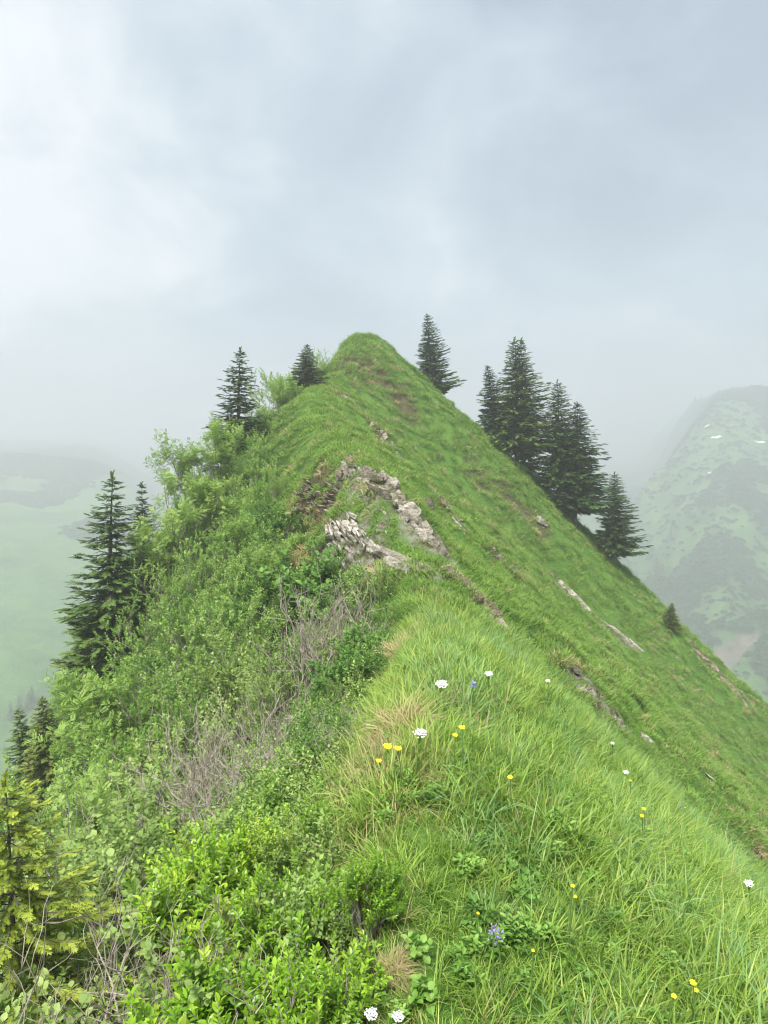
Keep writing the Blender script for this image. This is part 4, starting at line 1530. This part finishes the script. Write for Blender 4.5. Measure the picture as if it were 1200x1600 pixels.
FLOWERS = [
    (1083, 1536, 'yellow', 'largest yellow flower, wide open near the bottom right corner', 0.26, 1.0),
    (1053, 1558, 'yellow', 'yellow flower turned sideways just below the largest one', 0.22, 0.8),
    (1087, 1549, 'yellow', 'half open yellow flower directly under the largest one', 0.23, 0.75),
    (895, 1388, 'yellow', 'upper of two small yellow flowers in the middle of the near grass', 0.24, 0.7),
    (899, 1403, 'yellow', 'lower of two small yellow flowers in the middle of the near grass', 0.22, 0.6),
    (833, 1490, 'yellow', 'single tiny yellow flower right of the purple clover', 0.2, 0.5),
    (797, 1217, 'yellow', 'yellow flower alone in the grass above the herb patch', 0.25, 1.2),
    (1003, 1276, 'yellow', 'yellow flower near the right rim of the crest, lower of a pair', 0.26, 1.1),
    (1006, 1264, 'yellow', 'yellow flower near the right rim of the crest, upper of a pair', 0.28, 0.9),
    (1125, 1307, 'yellow', 'yellow flower furthest right on the rim of the crest', 0.26, 0.9),
    (985, 1220, 'yellow', 'yellow flower below the white umbels on the right rim', 0.26, 0.9),
    (722, 1140, 'yellow', 'upper yellow flower right of the straw tuft', 0.25, 1.3),
    (711, 1150, 'yellow', 'lower yellow flower right of the straw tuft', 0.23, 1.3),
    (606, 1168, 'yellow', 'brightest yellow flower beside the dead branches', 0.25, 1.7),
    (622, 1170, 'yellow', 'yellow flower in the shade of the straw tuft', 0.23, 1.4),
    (592, 1190, 'yellow', 'lowest yellow flower beside the dead branches', 0.2, 1.1),
    (747, 1427, 'yellow', 'tiny yellow flower in the dark herb patch', 0.16, 0.5),
    (1070, 1262, 'yellow', 'yellow flower beside the bluish flower on the right rim', 0.25, 0.8),
    (1170, 1381, 'white', 'large white umbel at the right edge of the near grass', 0.3, 1.15),
    (957, 1162, 'white', 'white umbel beyond the crest rim beside the pale stone', 0.3, 1.3),
    (978, 1207, 'white', 'dull white umbel under the one beside the pale stone', 0.28, 1.1),
    (657, 1146, 'white', 'white umbel above the straw tuft and yellow flowers', 0.28, 1.7),
    (690, 1070, 'white', 'white umbel high in the crest grass, leftmost of the far pair', 0.3, 1.8),
    (764, 1053, 'white', 'white umbel high in the crest grass, rightmost of the far pair', 0.3, 1.5),
    (856, 1064, 'white', 'small white umbel on the far right rim of the crest', 0.28, 1.2),
    (580, 1588, 'white', 'pinkish white umbel at the bottom edge, left one', 0.28, 0.75),
    (622, 1592, 'white', 'pinkish white umbel at the bottom edge, right one', 0.28, 0.65),
    (776, 1470, 'purple', 'lower purple clover flower in the dark herb patch', 0.2, 1.3),
    (771, 1457, 'purple', 'upper purple clover flower in the dark herb patch', 0.23, 1.0),
    (739, 1074, 'blue', 'bluish flower between the two far white umbels', 0.3, 4.0),
    (1063, 1260, 'blue', 'bluish flower on the right rim of the crest', 0.28, 2.0),
]
for px, py, kd, lab, h_, s_ in FLOWERS:
    flower(px, py, kd, lab, h_, s_)

# dry tufts hanging at the rim of the crest
STRAW = tuft(801, 420, 0.24, 0.0018, 0.10, (1.4, 2.1), 1.2, 4).mesh('straw_tuft', M['straw'])
for px, py, s_, lab in [(632, 1125, 1.5, 'drooping straw-coloured tuft by the yellow flowers'), (478, 858, 3.0, 'round straw-coloured tuft under the brown rock'),
                        (570, 1380, 0.5, 'dry grass hanging between the bilberries and the crest grass'), (615, 1480, 0.42, 'small dry tuft at the bottom rim of the crest'),
                        (625, 1015, 2.2, 'dry tuft hanging over the dark hollow'), (590, 895, 2.6, 'dry grass cap below the pale rock')]:
    p = hit(px, py, above=0.1)
    obj('straw_tuft', STRAW, loc=p, rot=(0.35, -0.5, 0), scale=s_, label=lab, category='grass tuft')

# ------------------------------------------------------------------ far trees, thickets and snow
_fm = make_spruce(21, h=10, rad=0.17, bare=0.02, whorls=15, per=5, spr=0.9)


def far_spruce(px, py_base, hpx, label, group=None):
    p = hitv(px, py_base)
    if p is None:
        return
    h = hpx / FPX * p[1]
    r = obj('far_spruce', None, loc=(p[0], p[1], p[2] - 0.05 * h), rot=(0, 0, RNG.uniform(0, 6)), scale=float(h / 10), label=label, category='tree')
    if group:
        r['group'] = group
    obj('trunk', _fm[0], r); obj('crown', _fm[1], r)


FARL = [(18, 1122, 30), (31, 1120, 36), (45, 1108, 30), (50, 1100, 32), (83, 1080, 22), (85, 1118, 26), (97, 1122, 34), (104, 1120, 40), (112, 1112, 44),
        (120, 1124, 38), (108, 1138, 36), (118, 1060, 30), (102, 1056, 28), (126, 1090, 40)]
FARL_LAB = ['leftmost distant spruce on the misty alp', 'second distant spruce from the left edge on the misty alp', 'distant spruce at the right of the leftmost alp clump',
            'distant spruce just above the low spruce at the left edge', 'lone distant spruce higher up on the misty alp', 'short distant spruce at the left end of the right alp clump',
            'distant spruce second from the left in the right alp clump', 'middle distant spruce of the right alp clump', 'tallest distant spruce of the right alp clump',
            'distant spruce against the foot of the tall left spruce', 'lowest distant spruce of the right alp clump', 'upper distant spruce behind the tall left spruce',
            'highest distant spruce on the misty alp beside the tall spruce', 'distant spruce furthest right on the misty alp']
for (a, b, c), l_ in zip(FARL, FARL_LAB):
    far_spruce(a, b, c, l_, 'distant spruces on the left alp')
FARR = [(1012, 938, 55, 'second misty spruce from the left behind the slope'), (1024, 930, 62, 'tallest misty spruce behind the slope'),
        (1034, 925, 50, 'rightmost misty spruce of the clump behind the slope'), (1004, 946, 44, 'leftmost misty spruce, just right of the lowest skyline spruce'),
        (1018, 950, 48, 'front misty spruce of the clump behind the slope')]
for a, b, c, l_ in FARR:
    far_spruce(a, b, c, l_, 'misty spruces behind the slope')
for a, b, c, l_ in [(1106, 905, 30, 'taller left spruce of the pair on the far meadow'), (1114, 906, 24, 'shorter right spruce of the pair on the far meadow')]:
    far_spruce(a, b, c, l_, 'pair of spruces on the far meadow')
for a, b, c, l_ in [(1186, 1045, 60, 'spruce nearest the bare gully at the right edge'), (1196, 1050, 70, 'tallest dark spruce beside the bare gully'),
                    (1192, 1030, 50, 'spruce standing behind the tallest one beside the bare gully'), (1204, 1040, 60, 'spruce beside the bare gully cut by the right edge')]:
    far_spruce(a, b, c, l_, 'spruces beside the bare gully')
for a in range(1088, 1206, 11):
    for _py in range(585, 760, 3):
        if hitv(a, _py) is not None:
            break
    far_spruce(a + (a * 5 % 7) - 3, _py + 5, 8 + (a * 7 % 11), 'faint spruce on the misty far skyline', 'spruces on the misty far skyline')


def blob_mesh(seed, mat):
    rg = np.random.default_rng(seed)
    n = 220
    d = unit(rg.normal(0, 1, (n, 3))); d[:, 2] = np.abs(d[:, 2])
    P = d * rg.uniform(0.55, 1.0, (n, 1)) * np.array([1, 1, 0.8])
    b = Bag()
    b.add(*stamp(LEAF2[0], LEAF2[1], P, frames(unit(d + rg.normal(0, 0.5, (n, 3))), unit(rg.normal(0, 0.4, (n, 3)) + [0, 0, 1])), rg.uniform(0.3, 0.5, n), rg.random(n)))
    return b.mesh('thicket', mat)


M['far_leaf'] = leaf_mat('distant_shrub_leaves', (0.022, 0.065, 0.020), (0.045, 0.115, 0.032), (0.09, 0.18, 0.05), 0.7, 0.2)
C_blob = source('thickets', [blob_mesh(900 + i, M['far_leaf']) for i in range(3)])


def do_far_thicket():
    n = 110000
    x = RNG.uniform(60, 700, n); y = RNG.uniform(230, 900, n)
    m = wood_mask(x, y)
    px, py = proj(np.stack([x, y, HV(x, y)], -1))
    keep = (RNG.random(n) < 0.12 + m * 0.9) & (px > 940) & (px < 1330) & (py > 600) & (gully_near(x, y) < 0.25)
    x, y = x[keep], y[keep]
    xl = RNG.uniform(-700, -90, 60000); yl = RNG.uniform(240, 800, 60000)
    wl = fbm(xl * 0.012, yl * 0.009, 62, 4) + 0.22 * sstep(360, 470, yl) - 0.05
    pl = proj(np.stack([xl, yl, HV(xl, yl)], -1))[0]
    kl = (RNG.random(60000) < 0.9 * sstep(-0.02, 0.12, wl)) & (pl > -130) & (pl < 260)
    x, y = np.concatenate([x, xl[kl]]), np.concatenate([y, yl[kl]])
    scatter('mountain_thicket', C_blob, np.stack([x, y, HV(x, y) - 0.4], -1), np.tile([0, 0, 1.0], (len(x), 1)), RNG.uniform(0.9, 2.6, len(x)), RNG.integers(0, 3, len(x)),
            'dense green alder scrub on the misty mountainsides far beyond the ridge')


do_far_thicket()

M['snow'] = plain_mat('old_snow', (0.72, 0.75, 0.78), (0.85, 0.87, 0.88), 0.2, 0.6)
for px, py, w_, h_, lab in [(1120, 684, 16, 5, 'small snow patch high on the misty slope'), (1111, 739, 13, 4, 'lowest small snow patch on the misty slope'),
                            (1190, 691, 26, 4, 'longest snow patch at the right edge of the misty slope'), (1104, 666, 10, 2, 'faintest snow streak on the misty slope')]:
    p = hitv(px, py)
    if p is None:
        continue
    sx, sy = w_ / FPX * p[1] / 2, h_ / FPX * p[1] * 0.55
    nx_, ny_ = 18, 10
    V, F = [], []
    for j in range(ny_ + 1):
        for i in range(nx_ + 1):
            a, b = i / nx_ * 2 - 1, j / ny_ * 2 - 1
            k = math.sqrt(max(0.0, 1 - b * b * 0.85)) * (1 + 0.25 * math.sin(b * 4 + px))
            xx, yy = p[0] + a * sx * k + b * sx * 0.15, p[1] + b * sy
            e = max(abs(a), abs(b))
            V.append((xx - p[0], yy - p[1], float(HV(xx, yy)) - p[2] + 0.9 * (1 - e ** 4) - 0.5))
    for j in range(ny_):
        for i in range(nx_):
            q = j * (nx_ + 1) + i
            F.append((q, q + 1, q + nx_ + 2, q + nx_ + 1))
    obj('snow_patch', mesh_from('snow_patch', V, F, M['snow'], smooth=True), loc=p, label=lab, category='snow patch')

# ------------------------------------------------------------------ haze
def haze_box():
    m, t = new_mat('haze')
    v = N(t, 'ShaderNodeVolumePrincipled')
    v.inputs['Color'].default_value = (0.90, 0.892, 0.93, 1)
    v.inputs['Density'].default_value = HAZE_DENSITY
    v.inputs['Anisotropy'].default_value = 0.45
    o = N(t, 'ShaderNodeOutputMaterial')
    t.links.new(v.outputs[0], o.inputs['Volume'])
    x0, x1, y0, y1, z0, z1 = -3210, 3210, -910, 4510, -275, HAZE_TOP
    V = [(x, y, z) for z in (z0, z1) for y in (y0, y1) for x in (x0, x1)]
    F = [(0, 2, 3, 1), (4, 5, 7, 6), (0, 1, 5, 4), (2, 6, 7, 3), (0, 4, 6, 2), (1, 3, 7, 5)]
    obj('haze', mesh_from('haze', V, F, m), kind='stuff', label='pale mist filling the air of the valley')


haze_box()
